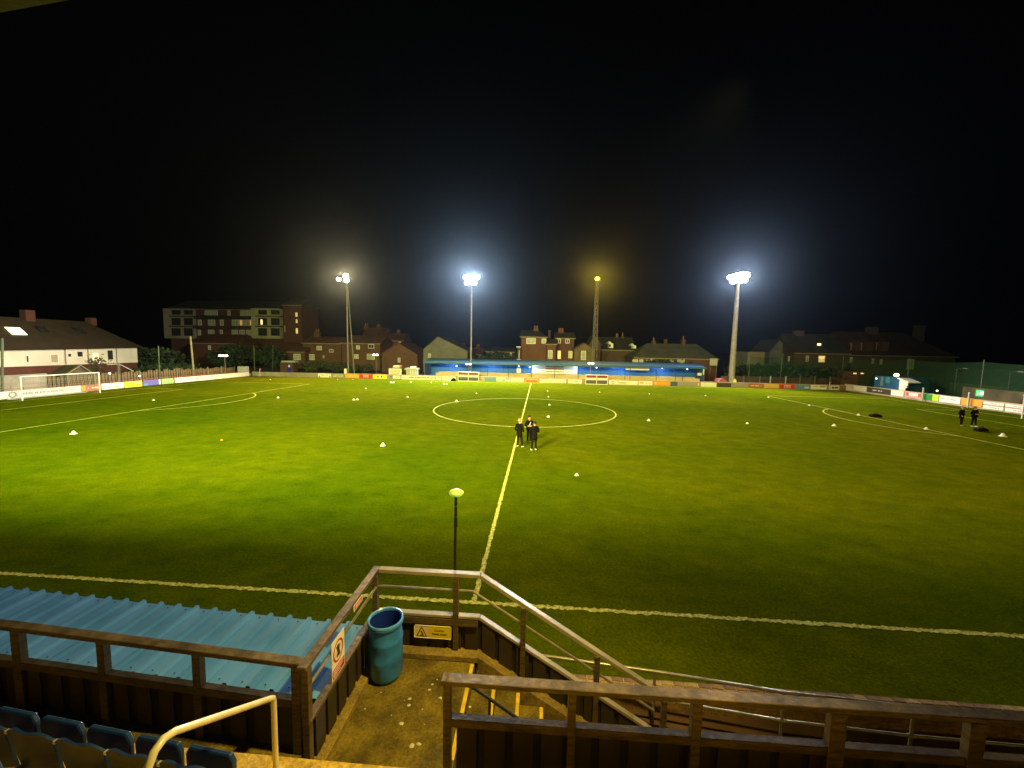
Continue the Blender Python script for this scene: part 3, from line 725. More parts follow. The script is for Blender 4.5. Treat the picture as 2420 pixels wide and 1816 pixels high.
def board(side, u0, u1, z0, z1, col, label, feat=(), rng=None):
    if u1 < u0: u0, u1 = u1, u0
    g = thing('advertising_board', label, 'advertising board', side.p((u0 + u1) / 2, 0, 0), 'advertising boards round the pitch')
    mb = MB(); side.box(mb, u0, u1, 0, .04, z0, z1); build('panel', mb, BCOL[col], g)
    for f in feat:
        k = f[0]
        U = lambda t: u0 + (u1 - u0) * t
        Zz = lambda t: z0 + (z1 - z0) * t
        if k == 'box':
            _, a, b, c, d, cc = f; mb = MB(); side.box(mb, U(a), U(b), .041, .045, Zz(c), Zz(d)); build('colour_block', mb, BCOL.get(cc) or INK[cc], g)
        elif k == 'marks':
            _, a, b, c, d, ink, rows = f; marks(side, g, U(min(a, b)), U(max(a, b)), Zz(c), Zz(d), ink, rows, seed=hash((round(u0, 2), a)) % 1000)
        elif k == 'text':
            _, t, txt, size, ink = f[:5]
            xd = side.d if side is not RGT else -side.d
            if side is LFT: xd = side.d
            text_mesh(txt, size, INK[ink], 'lettering', g, side.p(U(t), .047, Zz(.48)), xd, (0, 0, 1), squash=f[5] if len(f) > 5 else 1)
        elif k == 'ring':
            _, t, r, ink = f; mb = MB(); n = 20
            for i in range(n):
                a = 2 * pi * i / n
                for q in (r, r * .62): mb.v.append(tuple(side.p(U(t) + q * cos(a), .048, Zz(.5) + q * sin(a))))
            for i in range(n): a = 2 * i; b = (2 * i + 2) % (2 * n); mb.face((a, b, b + 1, a + 1))
            build('round_logo', mb, INK[ink], g)
    return g
def ufar(xpix): return px(xpix, 905, Y=64.25).x
BZ0, BZ1 = .04, .80
fl = [
 (752, 783, 'white', 'white board with small dark corner marks, leftmost on the far side', [('box', .06, .14, .05, .4, 'black'), ('box', .88, .95, .05, .4, 'black'), ('marks', .25, .8, .3, .8, 'grey', 2)]),
 (785, 813, 'grey', 'grey board with pale print between the leftmost white and an orange board', [('marks', .08, .92, .2, .85, 'white', 2)]),
 (816, 849, 'orange', 'orange board with a paler middle left of the red emblem board', [('box', .18, .92, .25, .85, 'sand'), ('marks', .25, .85, .35, .75, 'orange', 1)]),
 (850, 880, 'red', 'red board with pink square emblem beside the yellow board, far side left', [('box', .28, .72, .08, .92, 'pink'), ('box', .34, .44, .15, .4, 'black'), ('box', .54, .64, .15, .4, 'black')]),
 (882, 914, 'yellow', 'bright yellow board with dark and white centre marks on the far side', [('box', .32, .42, .35, .75, 'black'), ('box', .44, .56, .15, .9, 'white'), ('box', .58, .68, .35, .75, 'black')]),
 (916, 947, 'grey', 'half grey half white board right of the yellow one', [('box', .42, .98, .12, .92, 'white'), ('box', .2, .36, .4, .9, 'purple'), ('marks', .5, .9, .3, .7, 'grey', 1)]),
 (949, 1043, 'white', 'long white board with a row of dark lettering left of the far dugout', [('marks', .16, .97, .25, .85, 'black', 1)]),
 (1045, 1077, 'white', 'plain white board next to the left far dugout', [('marks', .55, .9, .3, .7, 'grey', 1)]),
 (1139, 1172, 'blue', 'pale blue board with pink end right of the left far dugout', [('box', 0, .18, .05, .95, 'pink'), ('marks', .25, .9, .55, .9, 'grey', 1)]),
 (1173, 1206, 'light', 'white board showing a pale green vehicle shape, left of centre', [('box', 0, .45, .3, .98, 'white'), ('box', .42, .62, .1, .7, 'pale_green'), ('marks', .65, .95, .6, .9, 'black', 1)]),
 (1207, 1238, 'white', 'plain white board immediately left of the orange centre board', [('marks', .15, .9, .3, .7, 'grey', 1)]),
 (1240, 1273, 'orange', 'orange board standing at the end of the halfway line', [('box', .12, .9, .15, .55, 'rust'), ('marks', .15, .85, .6, .95, 'white', 1)]),
 (1275, 1338, 'white', 'long white board reading Whitby Cabins with pale blue ends', [('box', .04, .13, .1, .9, 'light'), ('box', .86, .95, .1, .9, 'light'), ('text', .5, 'Whitby Cabins', .46, 'grey', 1.0)]),
 (1342, 1375, 'white', 'short white board with pale blue print left of the right far dugout', [('marks', .2, .85, .3, .75, 'blue', 1)]),
 (1439, 1507, 'white', 'long white board reading Towbar beside a grey round logo, far side', [('ring', .14, .27, 'grey'), ('text', .45, 'Towbar', .44, 'black', 1.15)]),
 (1509, 1542, 'white', 'white board with small orange mark between logo board and orange board', [('box', .08, .35, .35, .85, 'sand'), ('marks', .45, .95, .35, .7, 'grey', 1)]),
 (1544, 1583, 'orange', 'orange board with a small pale star right of centre', [('box', .10, .17, .35, .8, 'white'), ('marks', .25, .9, .3, .7, 'orange', 1)]),
 (1585, 1601, 'navy', 'short dark blue board right of the orange star board', []),
 (1602, 1653, 'mauve', 'long greyish pink board in front of the stand\'s right end', [('marks', .2, .9, .3, .8, 'grey', 2), ('box', .93, .97, .2, .8, 'white')]),
 (1657, 1693, 'white', 'blank pinkish white board left of the thick floodlight mast', []),
 (1695, 1728, 'dark', 'near black board at the foot of the thick floodlight mast', []),
 (1730, 1768, 'mauve', 'grey board directly right of the thick mast', [('marks', .1, .9, .3, .7, 'grey', 1)]),
 (1769, 1805, 'rust', 'rusty red board with pale lettering right of the grey one', [('marks', .12, .85, .3, .75, 'white', 1)]),
 (1807, 1841, 'sand', 'sandy orange board left of the right-hand red emblem board', []),
 (1843, 1879, 'red', 'red board with pale emblem on the far side right', [('box', .28, .72, .1, .92, 'pink'), ('box', .36, .44, .2, .45, 'black'), ('box', .56, .64, .2, .45, 'black')]),
 (1881, 1915, 'blue', 'blue board with an oval pale patch on the far side right', [('box', .6, .92, .15, .6, 'light'), ('marks', .1, .55, .3, .7, 'navy' if False else 'grey', 1)]),
 (1917, 1954, 'white', 'cream white board with dark print near the far right corner', [('box', .55, .95, .55, .85, 'mauve'), ('marks', .2, .55, .55, .8, 'red', 1)]),
 (1964, 1983, 'white', 'small white framed board with two dark panels near the corner', [('box', .12, .46, .3, .75, 'dark'), ('box', .52, .9, .3, .75, 'dark')]),
 (1986, 2008, 'brown', 'brown board in the far right corner', []),
]
for a, b, c, lab, ft in fl: board(FAR, ufar(a), ufar(b), BZ0, BZ1, c, lab, ft)
def ulft(p): return px(p, 905, X=-53.75).y
ll = [
 (-60, 190, 'white', 'long white board with grey round logo behind the left goal', [('ring', .30, .33, 'grey'), ('marks', .36, .8, .25, .8, 'grey', 1)]),
 (191, 237, 'rust', 'rust coloured board behind the far goalpost of the left goal', [('box', 0, .2, .1, .95, 'orange'), ('marks', .3, .9, .3, .7, 'white', 1)]),
 (239, 291, 'white', 'white board with a dark word just right of the left goal', [('marks', .25, .8, .15, .5, 'grey', 1)]),
 (293, 335, 'yellow', 'yellow board on the left end of the ground', [('marks', .5, .9, .4, .9, 'white', 1)]),
 (338, 379, 'purple', 'purple blue board with white end tip on the left end', [('box', .90, 1.0, .05, .95, 'white'), ('box', .0, .25, .0, .4, 'blue')]),
 (382, 410, 'pale_green', 'pale green board left of the long white boards', []),
 (413, 589, 'white', 'very long plain white board with a tiny red crest near the left corner', [('ring', .26, .24, 'red')]),
]
for a, b, c, lab, ft in ll: board(LFT, ulft(a), ulft(b), .05, .82, c, lab, ft)
def urgt(p): return px(p, 940, X=54.65).y
rl = [
 (2016, 2046, 'cream', 'cream brown board nearest the far right corner', []),
 (2048, 2103, 'dark', 'long dark board with black shape on the right end', [('marks', .3, .8, .3, .7, 'white', 1)]),
 (2105, 2135, 'white', 'plain bright white board on the right end', []),
 (2140, 2178, 'pink', 'pink board with dark red blocks beside a white post', [('box', .02, .2, .3, .9, 'rust'), ('box', .8, .96, .3, .9, 'rust'), ('box', .22, .78, .4, .85, 'white')]),
 (2182, 2203, 'green', 'dark green board on the right end', []),
 (2204, 2219, 'lime', 'bright lime board beside the dark green one', []),
 (2221, 2271, 'white', 'white board left of the orange one on the right end', [('marks', .1, .9, .4, .7, 'grey', 1)]),
 (2273, 2324, 'orange', 'orange board with glowing yellow lettering behind two men', [('marks', .12, .88, .3, .75, 'orange', 2)]),
]
for a, b, c, lab, ft in rl: board(RGT, urgt(a), urgt(b), .25, 1.05, c, lab, ft)
for a, b, lab in ((2326, 2376, 'white two-strip board right of the orange one'), (2379, 2460, 'white two-strip board at the right picture edge')):
    board(RGT, urgt(a), urgt(b), .15, .55, 'white', 'lower ' + lab, [('marks', .1, .9, .3, .7, 'grey', 1)])
    board(RGT, urgt(a), urgt(b), .66, .98, 'white', 'upper ' + lab, [('marks', .1, .9, .3, .7, 'grey', 1)])

# perimeter walls behind the boards
WALLP = mat('pinkish_block_wall', (.40, .27, .18), .85, .2, .6, .2)
WALLG = mat('grey_block_wall', (.26, .22, .16), .85, .2, .6, .2)
w_ = MB(); w_.box(-53.7, -35, 64.32, 64.6, 0, .82); build('perimeter_wall', w_, WALLG, label='grey rendered low wall in the far left corner of the ground', cat='wall')
w_ = MB(); w_.box(-34.98, 54.5, 64.32, 64.6, 0, .92); build('perimeter_wall', w_, WALLP, label='low pinkish wall behind the far side boards', cat='wall')
w_ = MB(); w_.box(54.72, 55.0, 10, 64.6, 0, 1.12); build('perimeter_wall', w_, mat('pale_capped_wall', (.45, .36, .24), .85, .2, .6), label='pale topped low wall along the right end of the ground', cat='wall')
w_ = MB(); w_.box(-54.1, -53.82, 10, 64.2, 0, .5); build('perimeter_wall', w_, WALLG, label='low wall behind the left end boards and goal', cat='wall')
# red crash rail on the left end
rr_ = thing('red_rail', 'thin red rail on red posts above the left end boards', 'rail', (-54.0, 40, 0))
mb = MB(); mb.tube([(-53.95, 26, 1.02), (-53.95, 63, .98)], .025, 6); build('bar', mb, mat('red_rail_paint', (.30, .05, .03), .5, .1, 3), rr_)
for y in (30, 34, 38, 42, 48.2, 53.5, 58): mb = MB(); mb.tube([(-53.95, y, 0), (-53.95, y, 1.15 if y < 47 else 1.6)], .045, 6); build('post', mb, MATS['red_rail_paint'], rr_)

# corner flags and small posts
for x, y, h, lab in ((-51.3, 63.2, 1.5, 'white corner flag post in the far left corner'), (51.3, 63.2, 1.5, 'white corner flag post in the far right corner')):
    g = thing('corner_flag', lab, 'corner flag', (x, y, 0), 'corner flags'); mb = MB(); mb.tube([(x, y, 0), (x, y, h)], .03, 6); build('pole', mb, WHITE, g)
    mb = MB(); mb.quad((x, y, h), (x, y, h - .25), (x + .28, y + .02, h - .2), (x + .3, y + .02, h - .03)); mb.quad((x, y + .01, h), (x + .3, y + .03, h - .03), (x + .28, y + .03, h - .2), (x, y + .01, h - .25)); build('flag', mb, RED, g)
for (p_, lab) in (((2180, 945), 'pale square post between the pink and green boards'), ((2291, 930), 'pale thin post above the orange board')):
    q = px(p_[0], p_[1], X=54.4); mb = MB(); mb.box(q.x - .07, q.x + .07, q.y - .07, q.y + .07, 0, 1.9); build('marker_post', mb, LGREY, label=lab, cat='post', group='posts at the right end')

# ================================================================= FAR COVERED STAND
SYF = 67.0; SYB = 71.0
def fx(p, Y=SYF): return px(p, 870, Y=Y).x
st = thing('covered_stand', 'long low blue walled covered stand with dark roof on the far side', 'stand', (5, 69, 0))
xl, xr = fx(1004), fx(1664)
mb = MB(); mb.box(xl, xr, SYB, SYB + .15, 0, 3.4); build('back_wall', mb, BLUEW, st)
for i in range(1, 14):   # sheet joints
    x = xl + (xr - xl) * i / 14; mb = MB(); mb.box(x - .04, x + .04, SYB - .02, SYB - .002, .9, 3.3); build('sheet_joint', mb, mat('blue_joint', (.006, .07, .3), .6, .1, 1), st)
mb = MB(); mb.prism([(66.4, 3.15), (71.6, 3.75), (71.6, 3.95), (66.4, 3.38)], 0, xl - .2, xr + .3); build('roof', mb, BLUEDK, st)
mb = MB(); mb.prism([(66.34, 3.08), (66.398, 3.08), (66.398, 3.42), (66.34, 3.42)], 0, xl - .2, xr + .3); build('fascia', mb, mat('fascia_dark_blue', (.02, .09, .15), .5, .15, .6), st)
STEP = mat('cream_terrace_front', (.62, .48, .26), .8, .12, .5)
mb = MB(); mb.box(fx(1030), fx(1655), 66.9, 67.05, 0, 1.28); build('front_wall', mb, STEP, st)
mb = MB(); mb.box(fx(1030), fx(1655), 67.06, 69, 0, 1.0); build('standing_terrace', mb, STEP, st)
mb = MB(); mb.box(fx(1030), fx(1655), 69.01, 70.98, 0, 1.35); build('standing_terrace', mb, STEP, st)
for x0_, x1_ in ((xl, xl + .12), (xr - .12, xr)):
    mb = MB(); mb.box(x0_, x1_, 66.6, SYB - .01, 0, 3.2); build('side_wall', mb, mat('side_sheet', (.05, .09, .14), .6, .2, .5), st)
for p_ in (1105, 1152, 1202, 1256, 1311, 1367, 1420, 1477, 1489, 1551, 1596, 1613):
    x = fx(p_); mb = MB(); mb.tube([(x, 66.75, 0), (x, 66.75, 3.15)], .05, 6); build('post', mb, mat('post_dark_blue', (.01, .03, .12), .5, .1, 3), st)
def panel_on(px0, px1, py0, py1, Y, name, mtl, parent, d=.05):
    a = px(px0, py1, Y=Y); b = px(px1, py0, Y=Y); mb = MB(); mb.box(a.x, b.x, Y - d, Y, a.z, b.z); return build(name, mb, mtl, parent), a, b
ban = thing('sponsor_banner', 'large cream white banner with red and dark print lines on the far stand', 'banner', (4, 70.8, 1.5))
_, a, b = panel_on(1257, 1365, 863, 889, 70.9, 'sheet', BCOL['cream'] if False else WHITE, ban)
for i, (c_, h) in enumerate(((INK['black'], .16), (INK['red'], .12), (INK['red'], .10))):
    z = b.z - .38 - i * .52; W_ = (b.x - a.x)
    mb = MB()
    u = a.x + W_ * .30
    while u < a.x + W_ * .69: w__ = random.uniform(.1, .22); mb.box(u, u + w__, 70.838, 70.846, z - h, z + h); u += w__ + (.05 if i else .07)
    build('print_line', mb, c_, ban, kind='stuff')
g = thing('stand_sign', 'narrow cream signboard under the stand roof right of centre', 'sign', (19, 68, 2.8)); panel_on(1478, 1535, 866, 874.5, 67.6, 'panel', WHITE, g)
g = thing('notice_board', 'small upright white notice with lamp above on the blue wall', 'notice', (1.5, 70, 2)); panel_on(1221, 1231, 870, 882, 70.9, 'panel', WHITE, g)
g = thing('white_box_sign', 'white tilted box on the right end of the far stand', 'sign', (31, 67, 2)); panel_on(1648, 1658, 882, 888, 66.9, 'panel', WHITE, g)
g = thing('downpipe', 'short white vertical strip at the right end of the far stand', 'pipe', (31, 67, 2)); panel_on(1661, 1664.5, 870, 886, 66.55, 'panel', WHITE, g)
LAMPW = mat('small_lamp_white', (1, 1, 1), .5, 0.01, 1, emit=6, ecol=(.85, .93, 1))
for (x, y, lab) in ((1079, 865.5, 'left'), (1226, 866, 'above the white notice'), (1252, 868, 'left of the big banner'), (1410, 869.5, 'right of the big banner'), (1565, 870.5, 'right of the cream signboard'), (1624, 873, 'at the right end')):
    q = px(x, y, Y=70.8); mb = MB(); mb.lathe([(.0, -.1), (.1, -.07), (.12, 0), (.1, .07), (0, .1)], q, 10)
    build('wall_lamp', mb, LAMPW, label='small glowing white wall lamp inside the far stand, ' + lab, cat='lamp', group='wall lamps in the far stand', smooth=True)
for x_ in (-16, -8, 0, 9, 17, 25):
    l_ = bpy.data.lights.new('stand_interior_lamp', 'POINT'); l_.energy = 190; l_.color = (.62, .80, 1.0); l_.shadow_soft_size = .12; o = bpy.data.objects.new('stand_interior_lamp', l_); COL.objects.link(o); o.location = (x_, 69.0, 2.95)

# far dugouts
def far_dugout(p0, p1, label):
    a = px(p0, 905, Y=63.9); b = px(p1, 905, Y=63.9); g = thing('far_dugout', label, 'dugout', ((a.x + b.x) / 2, 64, 0), 'dugouts on the far side')
    xm = (a.x + b.x) / 2
    mb = MB(); mb.box(a.x - .05, b.x + .05, 62.95 + .75, 64.2, 1.66, 1.74); build('roof', mb, WHITE, g)
    for x0_, x1_ in ((a.x, xm - .05), (xm + .05, b.x)):
        mb = MB(); mb.box(x0_ + .08, x1_ - .02, 63.72, 63.78, 1.22, 1.62); build('red_header', mb, REDK, g)
        mb = MB(); mb.box(x0_ + .08, x1_ - .02, 63.74, 63.80, .78, 1.20); build('white_panel', mb, WHITE, g)
    for x in (a.x, xm, b.x):
        mb = MB(); mb.box(x - .06, x + .06, 63.70, 63.82, 0, 1.66); build('post', mb, WHITE, g)
    mb = MB(); mb.box(a.x, b.x, 64.12, 64.2, 0, 1.66); build('back_wall', mb, mat('dugout_inside', (.06, .055, .07), .7, .2, 1), g)
    for x0_, x1_ in ((a.x + .15, xm - .15), (xm + .15, b.x - .15)):
        n = 4
        for k in range(2):
            xa_ = x0_ + (x1_ - x0_) * k / 2; xb_ = x0_ + (x1_ - x0_) * (k + 1) / 2 - .08
            mb = MB(); mb.box(xa_, xb_, 63.85, 64.0, .32, .42); mb.box(xa_, xb_, 63.99, 64.06, .42, .72); build('bench', mb, mat('dugout_bench', (.12, .1, .16), .5, .1, 2), g)
    mb = MB(); mb.box(a.x, b.x, 63.72, 63.78, .0, .14); build('kick_board', mb, WHITE, g)
far_dugout(1083, 1131, 'white framed far dugout with dark red headers, left of the halfway line')
far_dugout(1384, 1435, 'white framed far dugout with dark red headers, right of the halfway line')

# ================================================================= FLOODLIGHT PYLONS
def emis(key, col, s): return mat(key, (1, 1, 1), .5, .01, 1, emit=s, ecol=col)
def pylon(xp_, yp_, Y, style, lamps, lampcol, label, power, lcol, target, key, estr=60):
    top = px(xp_, yp_, Y=Y); X, H = top.x, top.z
    g = thing('floodlight_pylon', label, 'floodlight', (X, Y, 0), 'floodlight pylons on the far side')
    if style == 'thick':
        mb = MB(); mb.tube([(X, Y, 0), (X, Y, H * .5), (X, Y, H)], .5, 16, radii=[.55, .42, .26]); build('mast', mb, mat('pale_mast', (.26, .23, .20), .5, .15, 2), g, smooth=True)
    elif style == 'lattice':
        for dx, dy in ((-.55, -.3), (.55, -.3), (0, .5)):
            mb = MB(); mb.tube([(X + dx, Y + dy, 0), (X + dx * .45, Y + dy * .45, H)], .06, 6); build('leg', mb, GREYP, g)
        mb = MB(); n = 16
        for i in range(n):
            t0, t1 = i / n, (i + 1) / n; s0 = 1 - .55 * t0; s1 = 1 - .55 * t1
            c0 = [(X + dx * s0, Y + dy * s0, H * t0) for dx, dy in ((-.55, -.3), (.55, -.3), (0, .5))]; c1 = [(X + dx * s1, Y + dy * s1, H * t1) for dx, dy in ((-.55, -.3), (.55, -.3), (0, .5))]
            for k in range(3): mb.tube([c0[k], c1[(k + 1) % 3]], .025, 4); mb.tube([c1[k], c1[(k + 1) % 3]], .02, 4)
        build('lattice_brace', mb, GREYP, g)
    else:
        mb = MB(); mb.tube([(X, Y, 0), (X, Y, H)], .16, 10, radii=[.17, .09]); build('mast', mb, GREYP, g, smooth=True)
        if style == 'twin':
            mb = MB(); mb.tube([(X + .5, Y + 1.6, 0), (X + .05, Y + .1, H * .97)], .1, 8, radii=[.13, .07]); build('stay_pole', mb, GREYP, g, smooth=True)
        mb = MB()
        for i in range(int(H / .5)): mb.tube([(X - .16, Y - .12, .5 + i * .5), (X + .16, Y - .12, .5 + i * .5)], .012, 4)
        build('climbing_rungs', mb, GREYP, g)
    ws = [l[0] for l in lamps]
    mb = MB(); mb.beam((X + min(ws) - .3, Y, H - .1), (X + max(ws) + .3, Y, H - .1), .12, .12); build('head_frame', mb, GREYP, g)
    e = emis('lamp_glass_' + key, lampcol, estr)
    tv = Vector(target)
    for dx, dz, r in lamps:
        c = Vector((X + dx, Y - .35, H + dz)); d = (tv - c).normalized()
        if style == 'thick' or True: d = (d + Vector((0, -.2, 0))).normalized()
        sd = d.cross(Vector((0, 0, 1))).normalized(); up = sd.cross(d)
        mb = MB(); P0 = [c - d * .35 + sd * a_ * r * .6 + up * b_ * r * .5 for a_, b_ in ((-1, -1), (1, -1), (1, 1), (-1, 1))]; P1 = [c + sd * a_ * r + up * b_ * r * .8 for a_, b_ in ((-1, -1), (1, -1), (1, 1), (-1, 1))]
        mb.hexa(P0 + P1); h_ = build('lamp_housing', mb, METALD, g)
        mb = MB(); n = 16
        for k in range(n): a_ = 2 * pi * k / n; mb.v.append(tuple(c + d * .012 + sd * cos(a_) * r * .92 + up * sin(a_) * r * .74))
        mb.face(tuple(range(n)))
        build('lens', mb, e, h_)
        mb = MB(); mb.beam(c - d * .2, (X + dx, Y, H - .1), .06, .06); build('lamp_arm', mb, METALD, g)
    s = spot('pylon_lamp', (X, Y - 1.1, H), target, power, lcol, 165, .5, .8); s.parent = g; s.location = s.location - g.location
    return g
pylon(819, 655, 68, 'twin', [(.0, .2, .5), (.1, -.7, .5), (-1.4, -.5, .42)], (1, .86, .5), 'slim twin pole floodlight with warm white lamps, leftmost pylon', 62000, (1.0, .64, .26), (-22, 28, 0), 'warm', 80)
pylon(1115, 660, 66.6, 'slim', [(-1.0, .3, .5), (0, .45, .5), (1.0, .3, .5), (-.8, -.7, .5), (.4, -.75, .5)], (.9, .95, 1), 'slim floodlight pylon with dazzling white lamps above the left dugout', 118000, (.90, .94, .92), (-6, 26, 0), 'white', 150)
pylon(1411, 661, 72.5, 'lattice', [(0, .1, .5)], (1, .55, .03), 'lattice mast floodlight with a single amber yellow lamp', 42000, (1, .50, .05), (6, 24, 0), 'amber', 5)
pylon(1745, 655, 66.6, 'thick', [(-1.5, -.1, .55), (-.5, .15, .55), (.5, .45, .55), (1.3, .3, .55), (-1.0, -.9, .5), (.1, -.75, .55), (1.0, -.6, .5)], (.88, .94, 1), 'thick tapered mast floodlight with brilliant white lamp cluster, rightmost pylon', 58000, (.90, .88, .92), (18, 26, 0), 'white', 150)

def small_flood(x, y, Y, base, label, n=2, col=(1, .8, .5), s=10, power=120, X=None):
    q = px(x, y, Y=Y) if X is None else px(x, y, X=X)
    g = thing('lamp_post', label, 'lamp post', (q.x, q.y, 0), 'small floodlights on posts')
    mb = MB(); mb.tube([(q.x, q.y, 0), (q.x, q.y, q.z)], .06, 8); build('pole', mb, GREYP, g)
    for k in range(n):
        xx = q.x + (k - (n - 1) / 2) * .62
        mb = MB(); mb.box(xx - .26, xx + .26, q.y - .3, q.y - .02, q.z - .17, q.z + .17); h = build('housing', mb, METALD, g)
        mb = MB(); mb.lathe([(0, -.17), (.2, -.1), (.25, 0), (.2, .1), (0, .17)], (xx, q.y - .33, q.z), 12); build('lens', mb, emis('flood_%s_%g' % ('a' if col[2] < .6 else 'b', s), col, s), h, smooth=True)
    if power: sp = spot('post_lamp', (q.x, q.y - .8, q.z), (q.x, q.y - 9, -4), power, col, 150, .6, .2); sp.parent = g; sp.location = sp.location - g.location
small_flood(531, 841, 0, 0, 'lamp post with three glowing warm floodlights near the left corner', 3, (1, .72, .5), 12, 150, X=-55.5)
small_flood(889, 839, 72, 0, 'post with one bright warm flood lamp before the brick gable house', 2, (1, .8, .45), 12, 500)
small_flood(1108, 861, 66.2, 0, 'slim post with two white tipped lamps over the left far dugout', 2, (.9, .95, 1), 2.5, 0)
small_flood(1396, 859, 66.2, 0, 'post with two bright oval lamps over the right far dugout', 2, (1, .95, .9), 12, 120)

# ================================================================= BUILDINGS
def rect(px0, px1, py0, py1, Y): a = px(px0, py1, Y=Y); b = px(px1, py0, Y=Y); return a.x, b.x, a.z, b.z
def win(parent, px0, px1, py0, py1, Y, glass, frame=None, bars=1, proud=.06):
    x0_, x1_, z0_, z1_ = rect(px0, px1, py0, py1, Y - proud)
    f = MB(); t = min(.13, (x1_ - x0_) * .13)
    yy0, yy1 = Y - proud, Y - .002
    f.box(x0_, x1_, yy0, yy1, z0_, z0_ + t); f.box(x0_, x1_, yy0, yy1, z1_ - t, z1_); f.box(x0_, x0_ + t, yy0, yy1, z0_ + t, z1_ - t); f.box(x1_ - t, x1_, yy0, yy1, z0_ + t, z1_ - t)
    for k in range(bars):
        xm = x0_ + (x1_ - x0_) * (k + 1) / (bars + 1); f.box(xm - t * .3, xm + t * .3, yy0 + .004, yy1, z0_ + t, z1_ - t)
    w = build('window', f, frame or WHITE, parent)
    m_ = MB(); m_.box(x0_ + t, x1_ - t, Y - .03, Y - .004, z0_ + t, z1_ - t); build('pane', m_, glass, w)
    return w
def block(name, label, cat, px0, px1, pe, Y, D, wall, roofm, ridge=None, style='gable_x', windows=(), chimneys=(), over=.35, hipL=0, hipR=0, group='houses beyond the ground'):
    """ridge/eaves heights given as pixel rows at plane Y (mean column)"""
    xm = (px0 + px1) / 2
    a = px(px0, pe, Y=Y); b = px(px1, pe, Y=Y); ze = px(xm, pe, Y=Y).z
    g = thing(name, label, cat, ((a.x + b.x) / 2, Y, 0), group)
    mb = MB(); mb.box(a.x, b.x, Y, Y + D, -.02, ze); build('wall', mb, wall, g)
    if ridge is not None:
        if style == 'gable_x':
            zr = px(xm, ridge, Y=Y + D / 2).z
            mb = MB(); x0_, x1_ = a.x - over, b.x + over
            v = [(x0_, Y - over, ze), (x1_, Y - over, ze), (x1_, Y + D + over, ze), (x0_, Y + D + over, ze), (x0_ + hipL, Y + D / 2, zr), (x1_ - hipR, Y + D / 2, zr)]
            mb.v = v
            for f in ((0, 1, 5, 4), (2, 3, 4, 5), (3, 0, 4), (1, 2, 5), (3, 2, 1, 0)): mb.face(f)
            rf_ = build('roof', mb, roofm, g)
        else:
            zr = px(xm if not isinstance(style, tuple) else style[1], ridge, Y=Y).z; xr_ = px(style[1], ridge, Y=Y).x if isinstance(style, tuple) else (a.x + b.x) / 2
            mb = MB(); mb.prism([(a.x, ze), (b.x, ze), (xr_, zr)], 1, Y + .001, Y + D - .001); build('gable', mb, wall, g)
            mb = MB()
            for (xe_, ) in ((a.x - over,), (b.x + over,)):
                zz = ze - (zr - ze) * over / max(.5, abs(xr_ - a.x)) 
                p0, p1 = Vector((xe_, 0, zz)), Vector((xr_, 0, zr + .02))
                mb.hexa([(p0.x, Y - over, p0.z), (p1.x, Y - over, p1.z), (p1.x, Y + D, p1.z), (p0.x, Y + D, p0.z), (p0.x, Y - over, p0.z + .2), (p1.x, Y - over, p1.z + .2), (p1.x, Y + D, p1.z + .2), (p0.x, Y + D, p0.z + .2)])
            rf_ = build('roof', mb, roofm, g)
        mb = MB(); mb.box(a.x - over, b.x + over, Y - over - .06, Y - over - .002, ze - .12, ze + .06)
        if style == 'gable_x': build('gutter', mb, LGREY if False else mat('gutter', (.30, .24, .16), .6, .1, 2), g)
    for w in windows: win(g, w[0], w[1], w[2], w[3], Y, w[4], bars=(w[5] if len(w) > 5 else 1))
    for c in chimneys:   # (px0, px1, pytop, npots)
        Yc = Y + D / 2
        x0_, x1_, _, z1_ = rect(c[0], c[1], c[2], c[2] + 5, Yc); mb = MB(); mb.box(x0_, x1_, Yc - .6, Yc + .6, ze, z1_); mb.box(x0_ - .08, x1_ + .08, Yc - .68, Yc + .68, z1_ - .3, z1_ - .12)
        ch = build('chimney', mb, wall if wall is not CREAMW else BRICKR, g)
        for k in range(c[3]):
            xx = x0_ + (x1_ - x0_) * (k + .5) / c[3]; mb = MB(); mb.lathe([(.17, -.02), (.14, .75), (.17, .8), (0.1, .8)], (xx, Yc, z1_), 8); build('chimney_pot', mb, mat('terracotta', (.3, .13, .07), .8, .15, 3), ch)
    return g

# apartment block with half timbered bays, far left
BY = 112
ap = block('apartment_block', 'large half timbered apartment block with two pale bays, behind the left corner', 'building', 400, 668, 732, BY, 14, BRICKR, SLATE, 712, windows=())
HT = mat('half_timber_render', (.30, .27, .20), .85, .15, .5)
for bx0, bx1 in ((399, 462), (603, 668)):
    x0_, x1_, z0_, z1_ = rect(bx0, bx1, 731, 800, BY); mb = MB(); mb.box(x0_, x1_, BY - 1.5, BY - .002, z0_, z1_); bay_ = build('bay_front', mb, HT if bx0 < 500 else mat('half_timber_pale', (.46, .42, .34), .85, .12, .5), ap)
    for r_, (wy0, wy1) in enumerate(((733, 744), (752, 769), (776, 794))):
        for cx_ in (.27, .73):
            c0 = bx0 + (bx1 - bx0) * cx_; lit = (bx0 > 500 and r_ == 1 and cx_ < .5)
            win(ap, c0 - 10, c0 + 10, wy0, wy1, BY - 1.5, GLASSD, frame=mat('dark_timber', (.06, .035, .02), .8, .2, 2), bars=3)
            if lit: win(ap, c0 - 5, c0 + 0, wy0 + 3, wy1 - 1, BY - 1.56, LITW2, bars=0)
    for z_ in (747, 771):
        a_ = rect(bx0, bx1, z_, z_ + 2, BY - 1.5); mb = MB(); mb.box(a_[0], a_[1], BY - 1.56, BY - 1.502, a_[2], a_[3]); build('timber_band', mb, MATS['dark_timber'], ap)
